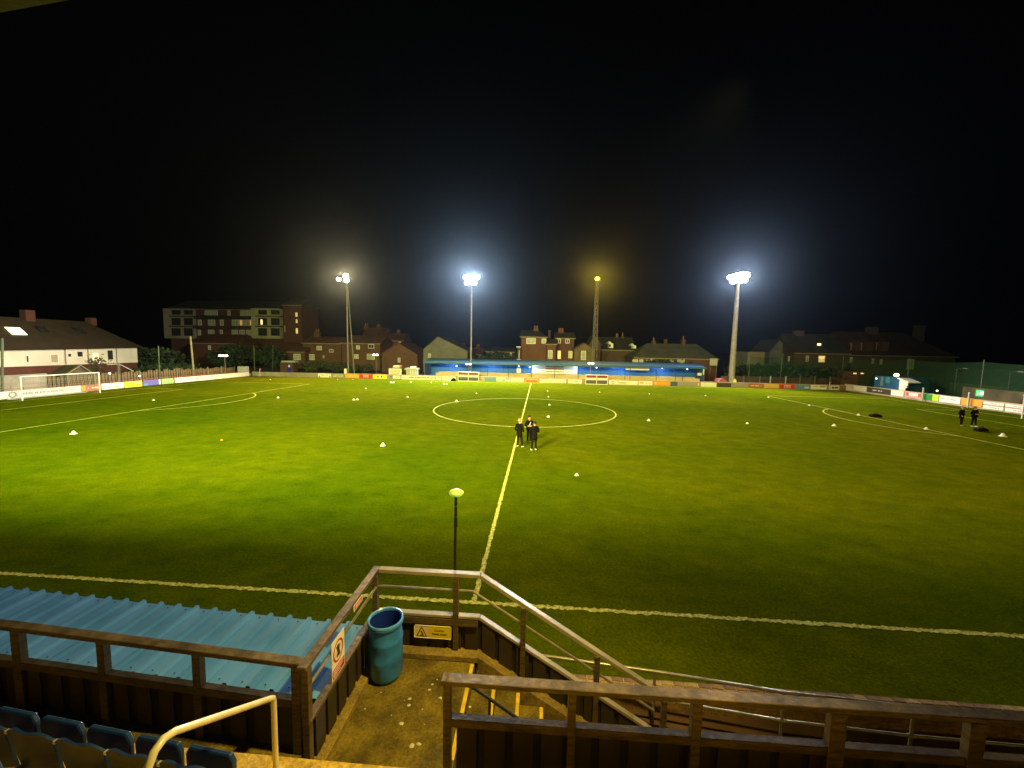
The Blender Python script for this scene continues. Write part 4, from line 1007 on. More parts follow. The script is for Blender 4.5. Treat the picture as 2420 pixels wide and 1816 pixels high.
for x in (468, 478, 492, 500, 520, 532, 548, 556, 566, 572, 582, 590):
    if x in (478, 532): continue
    win(ap, x, x + 8, 756, 770, BY, LITO if x in (566, 590) else GLASSP, bars=0)
    win(ap, x, x + 6, 780, 793, BY, LITO if x == 478 else GLASSP, bars=0)
for x in (484, 492, 500, 508, 568, 576, 584, 592, 538): win(ap, x, x + 6, 734, 747, BY, GLASSP, bars=0)
x0_, x1_, z0_, z1_ = rect(464, 602, 747, 754, BY); mb = MB(); mb.hexa([(x0_, BY - 1.2, z0_), (x1_, BY - 1.2, z0_), (x1_, BY, z0_), (x0_, BY, z0_), (x0_, BY - 1.2, z0_ + .15), (x1_, BY - 1.2, z0_ + .15), (x1_, BY, z1_), (x0_, BY, z1_)]); build('lean_roof', mb, SLATE, ap)
x0_, x1_, z0_, z1_ = rect(464, 602, 772, 777, BY); mb = MB(); mb.box(x0_, x1_, BY - 1.3, BY - .01, z0_, z1_); build('balcony', mb, MATS['dark_timber'], ap)
block('brick_tower', 'dark brick stair tower with three lit windows stacked, right of the apartment block', 'building', 669, 712, 722, 108, 9, BRICKR, SLATE, 705, windows=[(698, 703, 739, 749, LITW, 0), (699, 703, 755, 764, LITW, 0), (699, 704, 776, 789, LITW, 0), (672, 674, 770, 785, GLASSP, 0)])
block('red_house', 'dark red brick house with a single tiny window in front of the apartment block', 'house', 452, 556, 812, 96, 9, BRICKR, TILE, 790, windows=[(492, 498, 817, 827, GLASSP, 0)])
block('terraced_house', 'low brick terraced house with two pale windows and blue door, left of the masts', 'house', 652, 720, 832, 90, 9, BRICKH, TILE, 808,
      windows=[(664, 675, 838, 848, GLASSP, 1), (694, 710, 837, 851, GLASSP, 2)])
g = thing('blue_door_shed', 'small brick shed with a blue door in front of the terraced house', 'shed', (px(690, 880, Y=78).x, 78, 0)); panel_on(676, 704, 856, 882, 78, 'wall', BRICKH, g, 2); panel_on(679, 687, 860, 881, 75.98, 'door', mat('royal_blue_door', (.02, .03, .35), .5, .1, 2), g); panel_on(681.5, 685.5, 863, 868, 75.9, 'notice', WHITE, g); panel_on(674, 706, 853, 856, 77.2, 'roof', LGREY, g, 1.4)
block('terraced_house', 'taller brown brick terraced house behind the leftmost pylon', 'house', 716, 806, 812, 92, 9, BRICKH, TILE, 796,
      windows=[(727, 743, 838, 851, GLASSP, 2), (763, 766, 840, 847, GLASSP, 0), (778, 788, 826, 833, GLASSD, 1), (748, 760, 818, 828, GLASSP, 1)], chimneys=[(745, 756, 785, 2)])
block('terraced_house', 'brown brick terraced house with paired pale windows right of the leftmost pylon', 'house', 808, 898, 812, 91, 9, BRICKH, TILE, 793,
      windows=[(837, 847, 838, 848, GLASSP, 1), (867, 885, 837, 850, GLASSP, 2), (842, 850, 817, 826, GLASSP, 1), (870, 884, 814, 824, GLASSD, 1)])
block('gable_house', 'brown brick gable end house with one tiny window, behind the white sign', 'house', 902, 986, 838, 84, 12, BRICKH, TILE, 813, style=('g', 942), windows=[(940, 946, 846, 857, GLASSP, 0)])
block('grey_gable_house', 'grey rendered gable house partly behind the second pylon', 'house', 1000, 1105, 828, 88, 12, mat('grey_render', (.16, .14, .12), .85, .15, .5), SLATE, 797, style=('g', 1035), windows=[(1012, 1018, 836, 846, GLASSP, 0)])
for k, (a_, b_, e_, r_, lab) in enumerate(((856, 905, 800, 775, 'far dark red roofed house with pale chimney pots on the skyline'), (906, 952, 806, 788, 'far dark house with small white dormers left of the second pylon'), (1085, 1140, 838, 822, 'far dark house between second pylon and brick villa'))):
    block('distant_house', lab, 'house', a_, b_, e_, 128, 9, BRICKR, TILE, r_, windows=[(a_ + 5, a_ + 9, e_ + 2, e_ + 9, GLASSP, 0), (b_ - 10, b_ - 5, e_ + 2, e_ + 8, GLASSP, 0)], chimneys=[(a_ + 6, a_ + 14, r_ - 5, 2), (b_ - 14, b_ - 6, r_ - 3, 3)])
block('low_house', 'small dark pale windowed house low behind the blue stand, left of the villa', 'house', 1150, 1215, 832, 105, 8, BRICKD, SLATE, 822, windows=[(1190, 1195, 821 + 13, 845, GLASSP, 0), (1205, 1209, 834, 842, GLASSP, 0)])
# brick villa F
vl = block('brick_villa', 'tall plain brick villa with a wide white window on its blank side', 'house', 1232, 1291, 797, 84, 10, brickmat('villa_brick', (.24, .085, .035), (.18, .06, .025), (.18, .12, .08)), SLATE, 781, hipR=2.2,
      windows=[(1244, 1266, 800, 813, GLASSP, 1), (1280, 1291, 801, 812, GLASSP, 0)], chimneys=[(1261, 1272, 778, 2)])
g = thing('bay_window', 'narrow white capped bay on the left side of the brick villa', 'bay window', (-2, 83, 0)); panel_on(1223, 1231, 821, 855, 83.9, 'bay', BRICKD, g, 1.4); panel_on(1221, 1231.5, 819.5, 821.5, 83.9, 'cap', WHITE, g, 1.6); panel_on(1222, 1232, 849, 852, 83.9, 'sill', WHITE, g, 1.7); panel_on(1225.5, 1229, 828, 848, 82.49, 'strip', LGREY, g, .05)
block('brick_annexe', 'two storey brick annexe with tall sash window against the villa', 'house', 1292, 1314, 814, 83.5, 6, MATS['villa_brick'], SLATE, 801, windows=[(1295, 1306, 828, 848, GLASSP, 1)])
block('brick_terrace', 'dark brick terrace with white sash windows and triple chimney pots', 'house', 1315, 1357, 800, 87, 9, BRICKH, SLATE, 786,
      windows=[(1315.5, 1325, 801, 812, GLASSD, 1), (1336, 1346, 801, 812, GLASSD, 1), (1317, 1326, 829, 849, LITW, 1), (1343, 1353, 830, 847, mat('cream_pane', (.7, .62, .38), .5, .2, 3), 1)], chimneys=[(1319, 1332, 784, 3), (1296, 1301, 781, 0)])
block('buff_house', 'buff walled house with one tall white window below the lattice mast', 'house', 1358, 1406, 826, 83, 8, mat('buff_wall', (.17, .115, .05), .85, .2, .5), BRICKD, 812, style=('g', 1380), windows=[(1373, 1385, 830, 851, GLASSP, 0)])
block('gable_terrace', 'dark brown gabled terrace right of the lattice mast', 'house', 1394, 1420, 812, 89, 9, BRICKD, SLATE, 795, style=('g', 1405), windows=[])
block('dormer_terrace', 'dark roofed terrace with white gabled dormer on the skyline', 'house', 1421, 1500, 828, 92, 10, BRICKD, SLATE, 797, windows=[], chimneys=[(1455, 1461, 796, 2), (1468, 1474, 794, 1)])
for a_, b_, t_, m_, lab in ((1436, 1446, 808, 823, 'white gabled dormer on the dark terrace roof, left one'), (1491, 1499, 813, 824, 'small white dormer on the dark terrace roof, right one')):
    g = thing('dormer', lab, 'dormer window', (px(a_, 820, Y=91).x, 91, 0)); panel_on(a_, b_, t_ + 4, m_, 90.5, 'face', WHITE, g, 2)
    panel_on(a_ + 2.5, b_ - 2.5, t_ + 6, m_ - 3, 88.48, 'pane', GLASSD, g, .03)
    x0_, x1_, z0_, z1_ = rect(a_ - 1, b_ + 1, t_ - 1, t_ + 4, 88.3); mb = MB(); mb.prism([(x0_, z0_), (x1_, z0_), ((x0_ + x1_) / 2, z1_)], 1, 88.3, 90.6); build('dormer_roof', mb, WHITE, g)
block('hipped_house', 'wide low house with grey hipped roof and white windows behind the right of the stand', 'house', 1500, 1695, 848, 80, 10, BRICKH, mat('grey_green_roof', (.075, .075, .062), .8, .2, .6), 813, hipL=4, hipR=3,
      windows=[(1495, 1508, 850, 857, GLASSP, 2), (1511, 1520, 850, 857, GLASSP, 1), (1528, 1546, 848, 857, GLASSP, 2), (1583, 1592, 851, 858, GLASSP, 1), (1601, 1618, 849, 859, GLASSP, 1)], chimneys=[(1541, 1548, 806, 1), (1570, 1575, 802, 0), (1611, 1618, 803, 1)])
g = thing('white_sign', 'white rectangular sign on poles behind the stand\'s right end', 'sign', (px(1687, 860, Y=74).x, 74, 0)); panel_on(1677, 1696, 848, 864, 74, 'panel', mat('grey_white', (.5, .47, .45), .6, .1, 1), g)
for p_ in (1679, 1694): q = px(p_, 864, Y=74.05); mb = MB(); mb.tube([(q.x, 74.1, 0), (q.x, 74.1, q.z + .5)], .05, 6); build('pole', mb, GREYP, g)
# right hand houses
HB = brickmat('right_brick', (.15, .062, .02), (.11, .045, .015), (.11, .07, .04))
block('dormer_house', 'brown house with lit yellow window and lit oval skylight, right of the thick mast', 'house', 1878, 2006, 836, 84, 10, HB, SLATE, 790, windows=[(1904, 1912, 841, 855, GLASSP, 0), (1933, 1951, 841, 857, LITW, 0), (2008, 2015, 845, 857, GLASSP, 0), (1862, 1867, 843, 855, GLASSP, 0)], chimneys=[(1877, 1897, 782, 0)])
g = thing('skylight', 'small lit oval skylight in the dark roof right of the mast', 'skylight', (px(1935, 814, Y=84).x, 84, 8)); a_, _, _ = panel_on(1931, 1940, 812, 817, 85.2, 'pane', LITW2, g, .1)
block('cream_annexe', 'pale flat topped annexe just right of the thick mast', 'shed', 1768, 1808, 832, 82, 6, mat('dull_cream', (.20, .18, .13), .85, .15, .5), None, None)
block('grey_gambrel_house', 'grey faced house with clipped gable left of the big chimney', 'house', 1820, 1862, 828, 88, 8, mat('grey_face', (.10, .095, .085), .85, .2, .6), SLATE, 804, style=('g', 1842))
block('long_house', 'large brown house with two tall chimneys and a lit skylight on the right', 'house', 2008, 2259, 842, 84, 11, HB, mat('dark_brown_tile', (.045, .018, .009), .8, .3, .8), 786, hipR=7,
      windows=[(2060, 2066, 848, 860, GLASSP, 0), (2079, 2086, 850, 862, GLASSP, 0), (2143, 2161, 850, 873, GLASSP, 1), (2154, 2167, 892, 904, mat('dim_pane', (.16, .14, .07), .5, .2, 2), 0)], chimneys=[(2049, 2072, 774, 0), (2163, 2182, 770, 0)])
g = thing('skylight', 'lit slanted orange skylight high on the long brown house', 'skylight', (px(2137, 822, Y=85).x, 85, 8))
x0_, x1_, z0_, z1_ = rect(2130, 2147, 817, 825, 86.2); mb = MB(); mb.hexa([(x0_ + .6, 85.9, z0_), (x1_, 85.9, z0_), (x1_ - .6, 86.4, z1_), (x0_, 86.4, z1_), (x0_ + .6, 85.8, z0_ + .05), (x1_, 85.8, z0_ + .05), (x1_ - .6, 86.3, z1_ + .05), (x0_, 86.3, z1_ + .05)]); build('pane', mb, LITW, g)
for k, (a_, b_) in enumerate(((2009, 2018), (2034, 2042), (2069, 2077))):
    g = thing('dormer', 'dim brown dormer on the long right house roof, ' + ('leftmost', 'middle one', 'rightmost')[k], 'dormer window', (px(a_, 820, Y=84).x, 84, 8), 'dormers on the long brown house')
    panel_on(a_ - 5, b_ + 5, 809, 829, 86.5, 'cheek', HB, g, 2.2); panel_on(a_, b_ - 4, 811, 828, 84.28, 'pane', mat('orange_pane', (.32, .22, .13), .5, .2, 2), g, .03)
block('edge_house', 'low gabled house at the right picture edge', 'house', 2384, 2470, 912, 58, 9, mat('edge_wall', (.14, .12, .06), .85, .2, .6), PLATE, 880, style=('g', 2440), windows=[(2394, 2410, 922, 938, GLASSD, 0)])
# white house on the left, facing +x
HX = -68
def hx(x, y, X=HX): return px(x, y, X=X)
wh = thing('white_house', 'long white rendered house with big brown roof and lit rooflight at the left', 'house', (HX, 46, 0), 'houses beyond the ground')
ya, yb = hx(10, 860).y, hx(325, 845).y
mb = MB(); mb.box(HX - 9, HX, ya - 14, yb, 2.6, 5.1); build('wall', mb, CREAMW, wh)
mb = MB(); mb.box(HX - 9, HX - .1, ya - 14, yb - .05, 0, 2.6); build('lower_wall', mb, BRICKR, wh)
zr = hx(150, 760, X=HX - 4.5).z; zr = 9.3
mb = MB(); y0_, y1_ = ya - 14.4, yb + .9; zb = 4.55
mb.v = [(HX + .5, y0_, zb), (HX + .5, y1_, 5.15), (HX - 9.5, y1_, 5.15), (HX - 9.5, y0_, zb), (HX - 4.5, y0_, zr), (HX - 4.5, y1_ - 5.0, zr)]
for f in ((0, 1, 5, 4), (2, 3, 4, 5), (3, 0, 4), (1, 2, 5), (3, 2, 1, 0)): mb.face(f)
build('roof', mb, PLATE, wh)
def hwin(px0, px1, py0, py1, glass, frame=WHITE):
    a = hx(px0, py1); b = hx(px1, py0); f = MB(); t = .1
    f.box(HX + .002, HX + .06, a.y, b.y, a.z, a.z + t); f.box(HX + .002, HX + .06, a.y, b.y, b.z - t, b.z); f.box(HX + .002, HX + .06, a.y, a.y + t, a.z + t, b.z - t); f.box(HX + .002, HX + .06, b.y - t, b.y, a.z + t, b.z - t)
    w = build('window', f, frame, wh); m_ = MB(); m_.box(HX + .004, HX + .03, a.y + t, b.y - t, a.z + t, b.z - t); build('pane', m_, glass, w)
for w in ((61, 68, 840, 858, GLASSD), (119, 137, 837, 859, mat('beige_blind', (.45, .36, .24), .7, .1, 2)), (159, 169, 835, 845, GLASSD), (181, 196, 830, 845, GLASSD), (218, 233, 834, 852, LITW2), (253, 267, 827, 852, GLASSD)): hwin(*w)
for p_ in (154, 208, 275): a = hx(p_, 850); mb = MB(); mb.tube([(HX + .1, a.y, 2.7), (HX + .1, a.y, 5.0)], .05, 6); build('downpipe', mb, GREYP, wh)
for p_, w_w, h_h in ((66, 1.1, 1.9), (215, .9, 1.1)):
    q = px(p_, 760, X=HX - 4.5); mb = MB(); mb.box(HX - 5, HX - 4, q.y - w_w / 2, q.y + w_w / 2, zr - .6, zr + h_h * .6); ch = build('chimney', mb, BRICKR, wh)
def roofrect(y0_, y1_, t0, t1, mtl, name):   # on the +x roof slope
    def P_(y, t):
        ze = zb + (5.15 - zb) * (y - (ya - 14.4)) / (yb + .9 - (ya - 14.4)); return Vector((HX + .5 - 5.0 * t, y, ze + (zr - ze) * t))
    n_ = Vector((.66, 0, .75)); q = [P_(y0_, t0), P_(y1_, t0), P_(y1_, t1), P_(y0_, t1)]
    mb = MB(); mb.hexa([tuple(v + n_ * .02) for v in q] + [tuple(v + n_ * .09) for v in q]); return build(name, mb, mtl, wh)
roofrect(hx(14, 786, HX - 2.6).y, hx(50, 786, HX - 2.6).y, .44, .66, mat('lit_rooflight', (.8, .7, .4), .5, .15, 2, emit=2.2, ecol=(1, .8, .38)), 'rooflight')
roofrect(hx(86, 784, HX - 3).y, hx(107, 784, HX - 3).y, .56, .74, GLASSD, 'rooflight'); roofrect(hx(172, 787, HX - 3).y, hx(194, 787, HX - 3).y, .52, .74, GLASSD, 'rooflight')
# shed with pitched roof behind left goal
sh = thing('garden_shed', 'small dark garden shed with pale gable edge behind the left goal', 'shed', (-61, 46, 0))
a = px(163, 885, X=-61); b = px(212, 885, X=-61); c = px(188, 865, X=-61)
mb = MB(); mb.prism([(a.y, 0), (b.y, 0), (b.y, px(212, 880, X=-61).z), (c.y, c.z), (a.y, px(163, 881, X=-61).z)], 0, -63.5, -61); build('wall', mb, mat('shed_wood', (.10, .07, .035), .85, .25, 2), sh)
mb = MB(); mb.beam((-60.9, a.y - .3, px(163, 883, X=-61).z), (-60.9, c.y, c.z + .08), .2, .1); mb.beam((-60.9, c.y, c.z + .08), (-60.9, b.y + .3, px(212, 883, X=-61).z), .2, .1); build('barge_board', mb, mat('dull_edge', (.26, .22, .14), .8, .1, 2), sh)
# block wall and mound far left
bl = MB(); a = px(-40, 900, X=-56.5); b = px(112, 900, X=-56.5); bl.box(-56.9, -56.5, a.y - 3, b.y, 0, 2.3); build('block_wall', bl, mat('grey_blocks', (.30, .26, .20), .85, .2, .5, .2), label='pale grey block wall behind the left goal', cat='wall')
# wooden fence along left end
FW = mat('fence_wood', (.15, .11, .055), .85, .3, 1.5, .2)
wf = thing('wooden_fence', 'brown timber fence of upright boards behind the left end boards', 'fence', (-56.4, 52, 0))
fy0, fy1 = px(112, 890, X=-56.4).y, 63.5
pm = MB(); pm.box(-.02, .02, -.16, .16, 0, 1.95)
tmp = build('fence_board', pm, FW, wf); dme = tmp.data; bpy.data.objects.remove(tmp); wl = wloc(wf)
n = int((fy1 - fy0) / .42)
for i in range(n):
    o = bpy.data.objects.new('fence_board', dme); COL.objects.link(o); o.parent = wf; y = fy0 + .2 + i * .42
    o.location = (-56.4 - wl.x + random.uniform(-.02, .02), y - wl.y, 0); o.scale = (1, random.uniform(.85, 1.15), random.uniform(.9, 1.06) * (1 if y < 56 else .92))
for z in (.5, 1.5): mb = MB(); mb.box(-56.47, -56.43, fy0, fy1, z - .05, z + .05); build('fence_rail', mb, FW, wf)
for y in range(int(fy0) + 2, int(fy1), 3): mb = MB(); mb.box(-56.36, -56.25, y - .06, y + .06, 0, 2.0); build('fence_post', mb, mat('grey_post', (.22, .19, .13), .8, .2, 2), wf)
# poles on the left
def pole(x, ytop, ybase, X, label, r=.05, lean=0, mtl=None, cat='pole', group='tall thin poles beyond the left end'):
    t = px(x, ytop, X=X); b = px(x + lean, ybase, X=X); g = MB(); g.tube([(X, b.y, 0), (X, t.y, t.z)], r, 8); return build('netting_pole', g, mtl or GREYP, label=label, cat=cat, group=group, smooth=True)
DPOL = mat('dark_green_pole', (.10, .13, .08), .6, .2, 2)
pole(374, 818, 900, -55.6, 'thin green pole between the white house and leaning pole', .06, 4, DPOL)
pole(450, 795, 872, -58, 'pale leaning pole in front of the red brick house', .13, 8, mat('pale_wood_pole', (.36, .32, .2), .8, .15, 2))
pole(279, 858, 905, -55.4, 'white topped short pole right of the left goal', .06, 0)
pole(600, 818, 884, -55.6, 'thin green pole right of the warm flood lamps', .05, 2, DPOL)
pole(645, 815, 884, -60, 'thin green stayed pole near the far left corner', .05, 0, DPOL)
pole(5, 800, 935, -55.4, 'dark pole at the left picture edge', .11, 0, DPOL)
# washing line / cross bar thing
g = thing('rotary_post', 'pale crossbar on a short post beyond the left end boards', 'post', (-57, px(279, 870, X=-57).y, 0)); q0 = px(252, 862, X=-57); q1 = px(282, 861, X=-57); q2 = px(316, 878, X=-57)
mb = MB(); mb.tube([q0, q1, q2], .05, 6); build('arm', mb, LGREY, g); mb = MB(); mb.tube([(q1.x, q1.y, 0), q1], .06, 6); build('post', mb, GREYP, g)
for (x, y, lab) in ((259, 843 + 40, 'white globe lamp low beyond the left goal'), (330, 889, 'small round white lamp on the timber fence'), (2071, 895, 'round white lamp on the blue container'), (2215, 924, 'small white lamp behind the right end wall')):
    X = -56.1 if x < 1000 else (57.5 if x > 2100 else 55.9)
    q = px(x, y, X=X); mb = MB(); mb.lathe([(0, -.13), (.1, -.09), (.13, 0), (.1, .09), (0, .13)], q, 12); build('globe_lamp', mb, mat('globe_glow', (1, 1, 1), .5, .01, 1, emit=2.5, ecol=(1, .95, .8)), label=lab, cat='lamp', smooth=True)

# items along the far wall
g = thing('white_hoarding', 'white hoarding with dark print standing above the half grey board', 'sign', (px(934, 880, Y=65).x, 65, 0)); _, a, b = panel_on(919, 949, 872, 886, 65.2, 'panel', WHITE, g)
mb = MB()
for r_ in range(3):
    u = a.x + .35
    while u < b.x - .35: w__ = random.uniform(.07, .16); mb.box(u, u + w__, 65.135, 65.148, b.z - .28 - r_ * .3 - .08, b.z - .28 - r_ * .3 + .07); u += w__ + .06
build('print', mb, INK['red'], g, kind='stuff')
for p_ in (922, 946): q = px(p_, 886, Y=65.25); mb = MB(); mb.tube([(q.x, 65.25, 0), (q.x, 65.25, q.z + .3)], .05, 6); build('leg', mb, GREYP, g)
g = thing('turnstile_hut', 'grey mesh sided hut with pale roof left of the blue stand', 'hut', (px(978, 880, Y=66).x, 66, 0)); panel_on(966, 990, 873, 890, 66.5, 'wall', LGREY, g, 1.5); panel_on(964, 992, 870, 873, 66.6, 'roof', LGREY, g, 2); panel_on(974, 984, 866, 869.5, 66.6, 'roof_box', WHITE, g, 1.0)
for p_ in (970, 974, 978, 982, 986): panel_on(p_ - .5, p_ + .5, 874, 888, 64.98, 'bar', WHITE, g, .05)
g = thing('small_hut', 'small pale roofed hut behind the white hoarding', 'hut', (px(944, 868, Y=70).x, 70, 0)); panel_on(936, 952, 866, 880, 70, 'wall', WALLG, g, 2); panel_on(936, 950, 864, 868, 69.3, 'roof', WHITE, g, 1.5)
g = thing('white_post', 'short thick white post at the foot of the leftmost pylon', 'post', (px(817, 880, Y=65).x, 65, 0)); panel_on(815, 820, 872, 884, 65.3, 'shaft', WHITE, g, .3)
for (a_, b_, t_, bb, Y_, lab) in ((600, 606, 867, 880, 66, 'pale box'), (1692, 1700, 0, 0, 0, '')):
    if not t_: continue
    g = thing('store_box', 'pale grey storage box at the far left corner', 'box', (px(603, 880, Y=64.8).x, 64.8, 0)); panel_on(573, 588, 866, 883, 64.0, 'body', LGREY, g, 1.2)
g = thing('floor_mat_tent', 'dull red sloping canopy left of the thick mast', 'canopy', (px(1705, 895, Y=66).x, 66, 0)); a = px(1693, 904, Y=66); b = px(1715, 904, Y=66); c = px(1697, 899, Y=66)
mb = MB(); mb.prism([(a.x, .9), (b.x, .9), (c.x + .6, 1.5), (c.x, 1.5)], 1, 65, 67); build('canvas', mb, mat('dull_red_canvas', (.35, .10, .08), .8, .15, 2), g); mb = MB(); mb.box(a.x + .1, b.x - .2, 65.1, 66.9, 0, .9); build('base', mb, METALD, g)
# steward in yellow behind far wall -> built with the people
# posts along the far wall, right part
for k, p_ in enumerate((1732, 1758, 1796, 1821, 1857, 1891, 1926, 1962)):
    q = px(p_, 892, Y=65.2); h = q.z + .15; mb = MB(); mb.box(q.x - .07, q.x + .07, 65.1, 65.24, 0, max(1.7, h)); build('fence_post', mb, LGREY if k in (0, 3, 4) else GREYP, label='pale fence post behind the far right boards, number %s from the mast' % ('one two three four five six seven eight'.split()[k]), cat='post', group='fence posts behind the far right boards')
# hedge / low brown fence behind them
wb = MB(); wb.box(px(1705, 890, Y=66.5).x, 53.8, 66.5, 66.7, 0, 1.9); build('timber_screen', wb, mat('dark_screen', (.06, .04, .02), .9, .3, .6), label='dark timber screen behind the far right boards', cat='fence')

# green ball-stop nets
def netmat():
    m = bpy.data.materials.new('green_net'); m.use_nodes = True; n = m.node_tree; b = n.nodes['Principled BSDF']
    b.inputs['Base Color'].default_value = (.003, .055, .008, 1); b.inputs['Roughness'].default_value = .8; b.inputs['Alpha'].default_value = .5
    nz = n.nodes.new('ShaderNodeTexNoise'); nz.inputs['Scale'].default_value = .15
    tc = n.nodes.new('ShaderNodeTexCoord'); n.links.new(tc.outputs['Object'], nz.inputs['Vector'])
    mr = n.nodes.new('ShaderNodeMapRange'); mr.inputs['To Min'].default_value = .18; mr.inputs['To Max'].default_value = .55
    n.links.new(nz.outputs[0], mr.inputs[0]); n.links.new(mr.outputs[0], b.inputs['Alpha']); return m
NETM = netmat()
ns = thing('ball_stop_net', 'tall dark green ball-stop netting on poles round the far right corner', 'netting', (58, 66, 0))
def netpiece(pts, h):
    mb = MB(); N = 14
    for (a, b) in zip(pts, pts[1:]):
        n0 = len(mb.v)
        for i in range(N + 1):
            t = i / N; sag = .25 * sin(pi * t)
            x = a[0] + (b[0] - a[0]) * t; y = a[1] + (b[1] - a[1]) * t
            mb.v.append((x, y, .3)); mb.v.append((x, y, h - sag))
        for i in range(N): k = n0 + 2 * i; mb.face((k, k + 2, k + 3, k + 1))
    build('net', mb, NETM, ns)
ptsn = [(px(1770, 880, Y=70).x, 70), (47, 70), (58, 70), (61, 60), (61, 49), (61, 38), (61, 28)]
netpiece(ptsn, 5.6)
for x, y in ptsn: mb = MB(); mb.tube([(x, y, 0), (x, y, 5.9)], .07, 8); build('net_pole', mb, DPOL, ns, smooth=True)
# blue container and lit white shelter
ct = thing('blue_container', 'blue metal container with pale blue panels behind the right end wall', 'container', (57, 58, 0))
XC = 56.6
def pc(x, y, X=XC): return px(x, y, X=X)
a = pc(2064, 925); b = pc(2122, 935); mb = MB(); mb.box(XC, XC + 5, b.y, a.y, 0, pc(2090, 890).z); build('body', mb, mat('container_blue', (.02, .12, .26), .5, .15, 1), ct)
for (p0, p1, q0, q1, m_) in ((2080, 2088, 891, 912, mat('pale_grey_door', (.20, .26, .32), .5, .1, 2)), (2093, 2104, 892, 905, mat('cyan_panel', (.06, .32, .42), .5, .1, 2))):
    A_ = pc(p0, q1, XC - .04); B_ = pc(p1, q0, XC - .04); mb = MB(); mb.box(XC - .05, XC - .003, min(A_.y, B_.y), max(A_.y, B_.y), A_.z, B_.z); build('panel', mb, m_, ct)
lt = thing('lit_shelter', 'brightly lit cream shelter wall beside the blue container', 'shelter', (57, 53.5, 0)); A_ = pc(2123, 930, 56.4); B_ = pc(2146, 901, 56.4)
mb = MB(); mb.box(56.4, 56.55, B_.y, A_.y, 0.4, B_.z); build('wall', mb, WHITE, lt); mb = MB(); mb.hexa([(56.2, B_.y - .3, B_.z - .3), (58, B_.y - .3, B_.z - .3), (58, A_.y + .2, B_.z + .25), (56.2, A_.y + .2, B_.z + .25), (56.2, B_.y - .3, B_.z - .18), (58, B_.y - .3, B_.z - .18), (58, A_.y + .2, B_.z + .37), (56.2, A_.y + .2, B_.z + .37)]); build('roof', mb, WHITE, lt)
q = pc(2119, 887, 56.0); mb = MB(); mb.lathe([(0, -.28), (.25, -.18), (.32, 0), (.25, .18), (0, .28)], q, 12); build('flood_lamp', mb, emis('shelter_glow', (1, .72, .25), 6), lt, smooth=True)
s = spot('shelter_lamp', (q.x - .5, q.y, q.z), (56.4, q.y - 2, 1), 150, (1, .85, .5), 150); s.parent = lt; s.location = s.location - lt.location
g = thing('exit_sign', 'glowing green running man style sign low at the right end', 'sign', (56, 40, 0)); q0 = px(2305, 936, X=56.2); q1 = px(2324, 923, X=56.2); mb = MB(); mb.box(56.2, 56.3, min(q0.y, q1.y), max(q0.y, q1.y), q0.z, q1.z); build('panel', mb, mat('exit_green', (.02, .5, .1), .5, .1, 2, emit=.3, ecol=(.1, 1, .3)), g)
mb = MB(); ym = (q0.y + q1.y) / 2; mb.box(56.16, 56.19, ym - .5, ym - .1, q0.z + .18, q1.z - .14); mb.box(56.16, 56.19, ym + .1, ym + .2, q0.z + .12, q1.z - .2); build('pictogram', mb, mat('exit_white', (.8, .9, .8), .5, .1, 2, emit=.4, ecol=(.7, 1, .7)), g)
mb = MB(); mb.box(56.22, 56.28, ym - .04, ym + .04, 0, q0.z); build('post', mb, GREYP, g)
for (x, yt, lab) in ((2262, 872, 'unlit street lamp with short arm behind the right net, left one'), (2388, 880, 'unlit street lamp with short arm near the right picture edge')):
    q = px(x, yt, X=63); g = thing('street_lamp', lab, 'street lamp', (63, q.y, 0), 'unlit street lamps at the right end'); mb = MB(); mb.tube([(63, q.y, 0), (63, q.y, q.z), (63, q.y - 1.0, q.z + .12)], .06, 8); build('column', mb, GREYP, g); mb = MB(); mb.box(62.9, 63.1, q.y - 1.5, q.y - .9, q.z + .05, q.z + .17); build('lantern', mb, LGREY, g)
# wooden wall and sheds behind right wall
wb = MB(); wb.box(60.2, 60.4, 24, 50.5, 0, 2.1); build('timber_screen', wb, mat('olive_screen', (.085, .07, .03), .9, .3, .6), label='dim brown timber screen behind the right end wall', cat='fence')
wb = MB(); a = px(1990, 905, Y=67.2); b = px(2056, 905, Y=67.2); wb.box(a.x, b.x, 67.2, 70, 0, 3.2); build('brick_store', wb, BRICKH, label='brown brick store in the far right corner', cat='shed')
for (x, y, lab) in ((2020.5, 883, 'left'), (2038, 883, 'right')):
    q = px(x, y, Y=66.6); mb = MB(); mb.box(q.x - .22, q.x + .22, 66.5, 66.7, q.z - .1, q.z + .1); build('bulkhead_lamp', mb, mat('dim_lamp', (1, .8, .4), .5, .1, 1, emit=.8, ecol=(1, .75, .35)), label='dim yellow lamp above the brick store, %s of two' % lab, cat='lamp', group='lamps above the brick store')

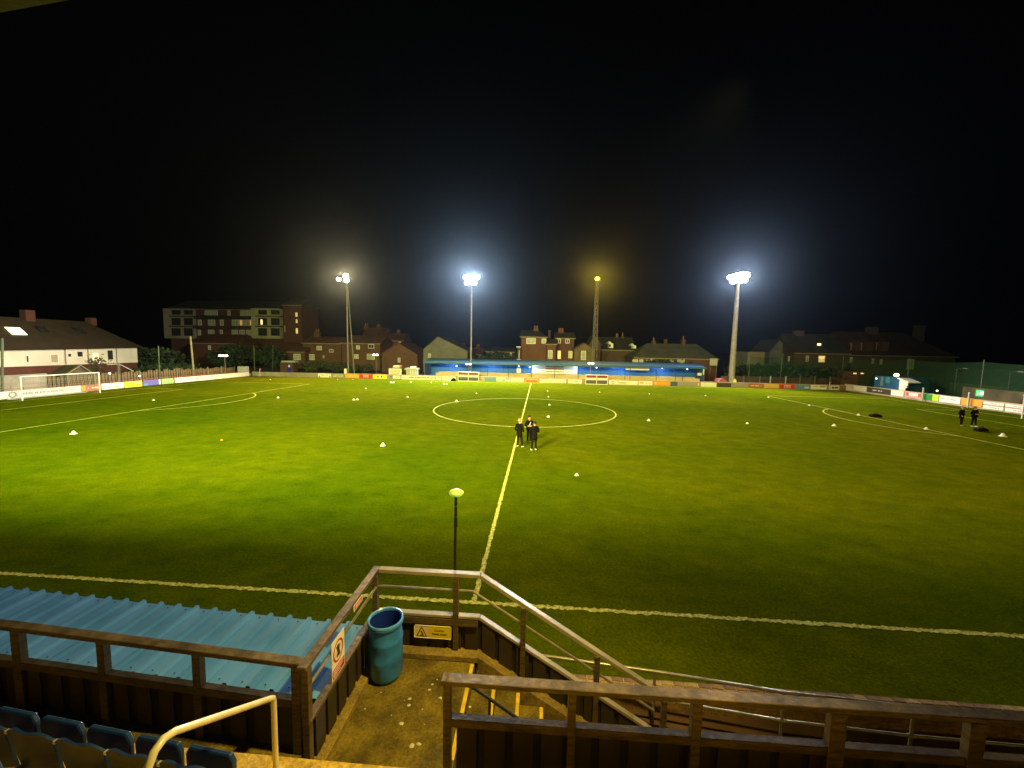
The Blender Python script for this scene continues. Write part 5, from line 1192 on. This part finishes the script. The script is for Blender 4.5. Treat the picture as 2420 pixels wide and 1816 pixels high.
# ================================================================= VEGETATION
def foliage(name, centre, rad, n, leaf, mtl, parent, seed=1, squash=.8):
    rnd = random.Random(seed); mb = MB()
    clumps = [Vector((rnd.gauss(0, .45), rnd.gauss(0, .45), rnd.gauss(0, .4))) for _ in range(18)]
    for i in range(n):
        c = rnd.choice(clumps); p = c + Vector((rnd.gauss(0, .22), rnd.gauss(0, .22), rnd.gauss(0, .2)))
        if p.length > 1.25: p *= 1.1 / p.length
        q = Vector(centre) + Vector((p.x * rad[0], p.y * rad[1], p.z * rad[2]))
        a = Vector((rnd.uniform(-1, 1), rnd.uniform(-1, 1), rnd.uniform(-1, 1))).normalized(); b = a.cross(Vector((rnd.uniform(-1, 1), rnd.uniform(-1, 1), rnd.uniform(-1, 1)))).normalized()
        s = leaf * rnd.uniform(.6, 1.3); mb.quad(q - a * s - b * s * .5, q + a * s - b * s * .5, q + a * s + b * s * .5, q - a * s + b * s * .5)
    return build(name, mb, mtl, parent)
LEAF = mat('dark_leaves', (.020, .042, .012), .8, .4, 1.5); LEAF2 = mat('olive_leaves', (.05, .06, .018), .8, .4, 1.5)
def tree(x, y, w, h, base, label, mtl=LEAF, seed=1, n=2600, leaf=.22, name='tree', cat='tree'):
    g = thing(name, label, cat, (x, y, 0)); top = h
    mb = MB(); mb.tube([(x, y, 0), (x + .1, y, top * .45), (x + .05, y, top * .75)], .2, 8, radii=[.22, .14, .06])
    for k in range(5): a = k * 1.26; mb.tube([(x + .08, y, top * (.35 + .06 * k)), (x + cos(a) * w * .3, y + sin(a) * w * .3, top * (.55 + .07 * k))], .06, 5, radii=[.08, .03])
    build('trunk', mb, mat('bark', (.05, .035, .02), .9, .3, 3, .3), g)
    foliage('crown', (x, y, (base + top) / 2), (w / 2, w / 2, (top - base) / 2), n, leaf, mtl, g, seed)
q = px(565, 850, Y=88); tree(q.x, 88, 11, px(565, 808, Y=88).z, .5, 'broad dark tree behind the warm flood lamps by the left corner', LEAF, 3, 4200, .28)
q = px(640, 850, Y=86); tree(q.x, 86, 7, px(640, 818, Y=86).z, .3, 'smaller dark tree beside the far left corner', LEAF, 4, 2400, .25)
q = px(395, 870, X=-62); tree(-62, q.y, 8, px(395, 862, X=-62).z, .2, 'low dark green shrub mass between white house and leaning pole', LEAF, 5, 2400, .2, 'shrub', 'shrub')
q = px(370, 850, X=-72); tree(-72, q.y, 12, px(370, 828, X=-72).z, .5, 'dark tree right of the white house', LEAF, 15, 3000, .3)
q = px(228, 850, X=-62.5); tree(-62.5, q.y, 3.2, px(228, 838, X=-62.5).z, 1.0, 'small thin leaved tree against the white house', LEAF2, 6, 240, .13)
q = px(740, 870, Y=80); tree(q.x, 80, 6, px(740, 852, Y=80).z, .2, 'rounded garden shrub left of the leftmost pylon', LEAF2, 7, 1800, .2, 'shrub', 'shrub')
q = px(790, 870, Y=80); tree(q.x, 80, 6, px(790, 858, Y=80).z, .2, 'low olive shrub just behind the leftmost pylon', LEAF2, 8, 1600, .2, 'shrub', 'shrub')
q = px(850, 870, Y=79); tree(q.x, 79, 5, px(850, 862, Y=79).z, .2, 'low olive shrub right of the leftmost pylon', LEAF2, 9, 1400, .2, 'shrub', 'shrub')
q = px(1180, 850, Y=90); tree(q.x, 90, 12, px(1180, 836, Y=90).z, .5, 'dark green tree mass behind the blue stand left of the villa', LEAF, 10, 3000, .28)
q = px(1578, 850, Y=77); tree(q.x, 77, 9, px(1578, 845, Y=77).z, .5, 'rounded olive shrub before the hipped roof house', LEAF2, 11, 2000, .22, 'shrub', 'shrub')
q = px(2004, 870, Y=69); tree(q.x, 69, 1.9, px(2004, 857, Y=69).z, .2, 'narrow black green conifer before the right houses', mat('conifer', (.008, .016, .008), .85, .3, 2), 12, 1800, .12, 'conifer', 'tree')
q = px(1850, 870, Y=76); tree(q.x, 76, 18, px(1850, 858, Y=76).z, .3, 'long dark hedge like tree mass behind the right corner net', LEAF, 13, 4200, .28)

# ================================================================= MARKER CONES, BAGS
CONEW = mat('cone_white', (.80, .78, .62), .5, .04, 6)
def make_cone():
    mb = MB(); mb.lathe([(.0, .155), (.025, .155), (.045, .14), (.085, .06), (.12, .025), (.15, .012), (.152, 0)], (0, 0, 0), 16)
    return build('marker_cone', mb, CONEW, smooth=True)
cone0 = make_cone()
CN = [(174, 1026, 1.5, 'large white marker cone on the left half near the penalty area line'), (905, 1054, 1.35, 'large white marker cone nearest the camera left of the halfway line'),
 (836, 946, 1.3, 'left of two touching white cones on the left half'), (844.5, 945.5, 1.3, 'right of two touching white cones on the left half'),
 (864.5, 919, 1, 'tiny white cone above the touching pair'), (963, 939, 1.1, 'small white cone left of the centre circle'), (924, 905, 1.3, 'left cone of a far pair below the half grey board'), (930.5, 905, 1.3, 'right cone of a far pair below the half grey board'),
 (1049, 908, 1.3, 'left cone of the far pair near the left dugout'), (1055.5, 908.5, 1.2, 'right cone of the far pair near the left dugout'), (1126, 931, 1, 'small white cone beyond the circle, below the left dugout'), (1079, 950, 1.6, 'white cone standing on the far left of the centre circle'),
 (971, 904.5, .9, 'tiny cone below the long white lettered board'), (1019, 905, .9, 'tiny cone below the right end of the lettered board'), (1060, 900.5, 1.1, 'tiny cone tight against the plain white board'), (798, 898, .7, 'tiny cone below the grey board at far left'), (834, 898, .7, 'tiny cone below the orange board at far left'),
 (639, 898, .9, 'tiny cone near the far left corner flag'), (657, 941, 1.1, 'small white cone beside the left penalty arc'), (1294, 925, .9, 'small cone farthest right of the halfway line'), (1296, 939, 1, 'second small cone right of the halfway line'), (1298.5, 958, 1.1, 'third small cone inside the centre circle'), (1296, 986, 1.2, 'white cone inside the circle nearest the three people'),
 (1417, 928, .9, 'small cone in front of the right far dugout'), (1534.5, 932, .9, 'small cone in front of the orange star board'), (1667, 936, .9, 'small cone before the blank pinkish board'), (1533, 995, 1.2, 'white cone right of the centre circle'), (1766, 1002, 1, 'white cone on the right half, middle'),
 (1816, 940, 1, 'cone at the far corner of the right penalty area'), (1912, 959, 1, 'cone near the right penalty area line'), (1971, 1007, 1.3, 'cone just outside the right penalty arc'), (2029, 982, 1.2, 'cone on the right penalty line beside the dark bag'), (2189, 1015, 1.3, 'cone left of the two men on the right'), (2370, 1032, 1.9, 'largest cone at right, lying beside the men\'s bag'),
 (2084, 932, .9, 'tiny cone below the long dark board at right'), (1363, 1124, .8, 'tiny pale cone on open grass right of the three people'), (363, 947, 1, 'faint cone inside the left penalty area')]
for i, (x, y, s_, lab) in enumerate(CN):
    o = cone0 if i == 0 else cone0.copy()
    if i: COL.objects.link(o)
    q = px(x, y, Z=0); o.location = (q.x, q.y, .004); o.scale = (s_ * .9,) * 3; o.rotation_euler.z = i
    tag(o, lab, 'marker cone', 'white marker cones on the grass')
o = cone0.copy(); o.data = cone0.data.copy(); o.data.materials.clear(); o.data.materials.append(mat('orange_cone', (.75, .22, .02), .5, .05, 5)); COL.objects.link(o); q = px(524, 1041, Z=0); o.location = (q.x, q.y, .004); o.scale = (.6, .6, .5); tag(o, 'flat orange marker disc on the left half', 'marker cone', 'orange markers')
def bag(x, y, w, label):
    q = px(x, y, Z=0); g = thing('kit_bag', label, 'bag', (q.x, q.y, 0), 'dark kit bags on the right of the pitch')
    mb = MB(); mb.prism([(-w, .02), (w, .02), (w * 1.02, .16), (w * .6, .30), (-w * .2, .33), (-w * .9, .24), (-w * 1.05, .1)], 1, -.22, .22); mb.v = [(v[0] + q.x, v[1] + q.y, v[2]) for v in mb.v]; build('body', mb, CLOTHB, g, bevel=.03)
    mb = MB(); mb.tube([(q.x - w * .4, q.y - .05, .30), (q.x - w * .2, q.y - .05, .42), (q.x + w * .2, q.y - .05, .42), (q.x + w * .4, q.y - .05, .30)], .02, 6); build('handle', mb, CLOTHB, g)
bag(2069, 986, .5, 'dark bag lying on the right penalty arc beside a cone'); bag(2318, 1020, .42, 'dark bag on the grass at the feet of the two men')
for x, y, lab in ((1071, 899, 'dark crouched bag against the plain white board'),):
    q = px(x, 903, Y=63.7); g = thing('kit_bag', lab, 'bag', (q.x, 63.7, 0)); mb = MB(); mb.prism([(-.5, 0), (.5, 0), (.35, .45), (.1, .6), (-.3, .35)], 1, 63.5, 63.9); mb.v = [(v[0] + q.x, v[1], v[2]) for v in mb.v]; build('body', mb, CLOTHB, g, bevel=.04)

# ================================================================= PEOPLE
def skin(name, joints, edges, mtl, parent, root=0, sub=1):
    me = bpy.data.meshes.new(name); me.from_pydata([j[0] for j in joints], edges, []); o = bpy.data.objects.new(name, me); COL.objects.link(o)
    md = o.modifiers.new('s', 'SKIN'); md.use_smooth_shade = True
    for i, j in enumerate(joints):
        sv = me.skin_vertices[0].data[i]; r = j[1]; sv.radius = r if isinstance(r, tuple) else (r, r); sv.use_root = (i == root)
    sb = o.modifiers.new('u', 'SUBSURF'); sb.levels = sub; sb.render_levels = sub
    dg = bpy.context.evaluated_depsgraph_get(); dg.update(); m2 = bpy.data.meshes.new_from_object(o.evaluated_get(dg)); bpy.data.objects.remove(o)
    m2.name = name; m2.materials.clear(); m2.materials.append(mtl)
    p = bpy.data.objects.new(name, m2); COL.objects.link(p); p.parent = parent; return p
def person(x, y, facing, label, H=1.8, coat=True, legs=((-.10, 0), (.10, 0)), arms='pockets', shoe=None, hair=HAIRD, topm=CLOTHB, legm=CLOTHN, turn=0.0, prop=None):
    g = thing('person', label, 'person', (x, y, 0)); s = H / 1.8
    g.rotation_euler.z = facing
    def V(*a): return (a[0] * s, a[1] * s, a[2] * s)
    # local: faces +y... x right
    la, lb = legs
    hx_ = turn
    J = [(V(0, 0, .98), (.12 * s, .09 * s)), (V(0, 0, 1.12), (.12 * s, .09 * s)), (V(0, .005, 1.32), (.14 * s, .10 * s)), (V(0, 0, 1.45), (.10 * s, .085 * s)), (V(0, .01, 1.52), .055 * s), (V(0, .02, 1.585), .062 * s), (V(0, .03, 1.66), (.082 * s, .092 * s)), (V(0, .02, 1.725), (.075 * s, .085 * s))]
    E_ = [(0, 1), (1, 2), (2, 3), (3, 4), (4, 5), (5, 6), (6, 7)]
    hands = []
    for sgn, (fxx, fy) in ((-1, la), (1, lb)):
        n = len(J)
        J += [(V(sgn * .085, 0, .90), .075 * s), (V((sgn * .09 + fxx) / 2, fy * .5 + .02, .50), .055 * s), (V(fxx, fy, .12), .03 * s), (V(fxx, fy + .01, .05), .024 * s), (V(fxx + sgn * .02, fy + .14, .04), .018 * s)]
        E_ += [(0, n), (n, n + 1), (n + 1, n + 2), (n + 2, n + 3), (n + 3, n + 4)]
        if arms == 'pockets': el, wr, hd = (sgn * .30, -.05, 1.14), (sgn * .23, .10, .98), (sgn * .19, .13, .93)
        elif arms == 'front': el, wr, hd = (sgn * .29, -.02, 1.14), (sgn * .12, .22, 1.16), (sgn * .04, .25, 1.17)
        else: el, wr, hd = (sgn * .27, -.02, 1.16), (sgn * .27, .05, .92), (sgn * .265, .07, .84)
        n = len(J)
        J += [(V(sgn * .185, 0, 1.42), .062 * s), (V(*el), .048 * s), (V(*wr), .032 * s), (V(*hd), (.036 * s, .02 * s))]
        E_ += [(3, n), (n, n + 1), (n + 1, n + 2), (n + 2, n + 3)]
        d = (Vector(hd) - Vector(wr)).normalized(); sd = Vector((-sgn * .5, .6, 0)).normalized() if arms != 'front' else Vector((0, 0, 1))
        for f in range(5):
            m_ = len(J); off = (f - 2) * .017; ln = (.05, .075, .082, .075, .06)[f]
            base = Vector(hd) + d * .03 + sd * off * 1.2; tip = base + d * ln + (sd * .03 if f == 0 else Vector((0, 0, -.01)))
            J += [(V(*base), .009 * s), (V(*tip), .0075 * s)]; E_ += [(n + 3, m_), (m_, m_ + 1)]
    skin('body', J, E_, SKIN, g, 0)
    # jacket
    hem = .68 if coat else .84
    K = [(V(0, 0, 1.10), (.20 * s, .15 * s)), (V(0, 0, 1.30), (.205 * s, .15 * s)), (V(0, -.005, 1.44), (.165 * s, .12 * s)), (V(0, -.005, 1.56), (.105 * s, .10 * s)), (V(0, 0, hem + .12), (.235 * s, .18 * s)), (V(0, 0, hem - .02), (.24 * s, .185 * s))]
    KE = [(0, 1), (1, 2), (2, 3), (0, 4), (4, 5)]
    for sgn in (-1, 1):
        if arms == 'pockets': el, wr = (sgn * .30, -.05, 1.14), (sgn * .22, .11, .97)
        elif arms == 'front': el, wr = (sgn * .29, -.02, 1.14), (sgn * .15, .20, 1.155)
        else: el, wr = (sgn * .27, -.02, 1.16), (sgn * .27, .045, .94)
        n = len(K); K += [(V(sgn * .20, 0, 1.40), .082 * s), (V(*el), .07 * s), (V(*wr), .052 * s)]; KE += [(2, n), (n, n + 1), (n + 1, n + 2)]
    skin('coat' if coat else 'jacket', K, KE, topm, g, 0)
    for i_, (sgn, (fxx, fy)) in enumerate(((-1, la), (1, lb))):
        T_ = [(V(sgn * .085, 0, .93), .105 * s), (V((sgn * .09 + fxx) / 2, fy * .5 + .02, .50), .083 * s), (V(fxx, fy, .09), .062 * s)]
        skin('trouser_leg', T_, [(0, 1), (1, 2)], legm, g, 0)
        S_ = [(V(fxx, fy - .05, .045), (.045 * s, .042 * s)), (V(fxx, fy + .06, .045), (.042 * s, .038 * s)), (V(fxx + sgn * .03, fy + .19, .035), (.04 * s, .028 * s))]
        skin('shoe', S_, [(0, 1), (1, 2)], shoe or CLOTHB, g, 0)
    Hh = [(V(0, -.005, 1.72), (.082 * s, .088 * s)), (V(0, .0, 1.77), (.07 * s, .078 * s)), (V(0, -.035, 1.66), (.07 * s, .06 * s))]
    skin('hair', Hh, [(0, 1), (0, 2)], hair, g, 0)
    # face details
    fb = MB(); fb.lathe([(0, -.02), (.011, -.005), (.008, .012), (0, .02)], V(0, .118, 1.65), 6); build_local('nose', fb, SKIN, g)
    for sgn in (-1, 1):
        fb = MB(); fb.lathe([(0, -.009), (.011, 0), (0, .009)], V(sgn * .03, .106, 1.675), 6); build_local('eye', fb, HAIRD, g)
        fb = MB(); fb.lathe([(0, -.03), (.014, -.01), (.016, .015), (0, .03)], V(sgn * .079, .025, 1.66), 6); build_local('ear', fb, SKIN, g)
    fb = MB(); a_ = V(-.025, .112, 1.61); b_ = V(.025, .116, 1.618); fb.box(a_[0], b_[0], a_[1], b_[1], a_[2], b_[2]); build_local('mouth', fb, mat('lips', (.35, .12, .09), .6, .1, 5), g)
    if prop: prop(g, V)
    return g
def build_local(name, mb, mtl, parent, **k):
    me = bpy.data.meshes.new(name); me.from_pydata(mb.v, [], mb.f); me.materials.append(mtl); o = bpy.data.objects.new(name, me); COL.objects.link(o); o.parent = parent; return o
def badge(g, V):
    fb = MB(); a_ = V(-.09, .150, 1.30); b_ = V(-.03, .158, 1.335); fb.box(a_[0], b_[0], a_[1], b_[1], a_[2], b_[2]); build_local('chest_badge', fb, LGREY, g)
def scarf(g, V):
    fb = MB(); fb.tube([V(-.05, .15, 1.42), V(-.03, .165, 1.30), V(.05, .17, 1.2)], .03, 6); fb.tube([V(-.16, .1, 1.08), V(-.17, .12, .96)], .028, 6); build_local('pale_scarf', fb, LGREY, g)
WSHOE = mat('white_shoe', (.80, .78, .66), .5, .05, 5)
q = px(1227, 1057, Z=0); person(q.x, q.y, -.5, 'bald person in long black coat, leftmost of three at the halfway line', 1.82, True, ((-.14, .0), (.20, .04)), 'pockets', WSHOE, SKIN, turn=0, prop=badge)
q = px(1250, 1047, Z=0); person(q.x, q.y, pi + .25, 'dark haired person in black with pale scarf, middle of the three, half hidden', 1.82, False, ((-.10, 0), (.10, .0)), 'front', CLOTHB, HAIRD, prop=scarf)
q = px(1262, 1065, Z=0); person(q.x, q.y, .35, 'person in black tracksuit and white shoes seen from behind, rightmost of three', 1.84, True, ((-.15, 0), (.12, .03)), 'front', WSHOE, HAIRD)
q = px(2270, 1007, Z=0); person(q.x, q.y, pi + .3, 'person in dark clothes with pale hair, left of the two on the right', 1.78, True, ((-.08, 0), (.06, .05)), 'pockets', mat('olive_shoe', (.2, .22, .08), .6, .1, 5), HAIRG)
q = px(2300, 1009, Z=0); person(q.x, q.y, pi, 'person in black with bright white boots, right of the two on the right', 1.82, False, ((-.17, 0), (.17, .0)), 'front', WSHOE, HAIRD)
YV = mat('hi_vis_yellow', (.80, .85, .12), .6, .08, 5)
q = px(1739, 893, Y=65.6); person(q.x, 65.9, pi, 'steward in bright yellow jacket behind the wall by the thick mast', 1.62, False, ((-.1, 0), (.1, 0)), 'down', CLOTHB, HAIRD, topm=YV)
q = px(2140, 925, X=55.7); person(55.9, q.y, pi / 2, 'dark clothed person with pale bag before the lit cream shelter', 1.75, True, ((-.1, 0), (.1, 0)), 'pockets', CLOTHB, HAIRD)
hz = MB(); hz.box(-180, 180, -60, 180, -1.2, 34)
HM = bpy.data.materials.new('lamp_glow_haze'); HM.use_nodes = True; n_ = HM.node_tree
for q in list(n_.nodes):
    if q.type == 'BSDF_PRINCIPLED': n_.nodes.remove(q)
pv = n_.nodes.new('ShaderNodeVolumePrincipled'); pv.inputs['Color'].default_value = (.52, .72, 1, 1); pv.inputs['Density'].default_value = .00013; pv.inputs['Anisotropy'].default_value = .9
n_.links.new(pv.outputs[0], n_.nodes['Material Output'].inputs['Volume'])
build('lamp_glow_haze', hz, HM, kind='stuff')  # blue tinted air volume added to give the lamps a glow
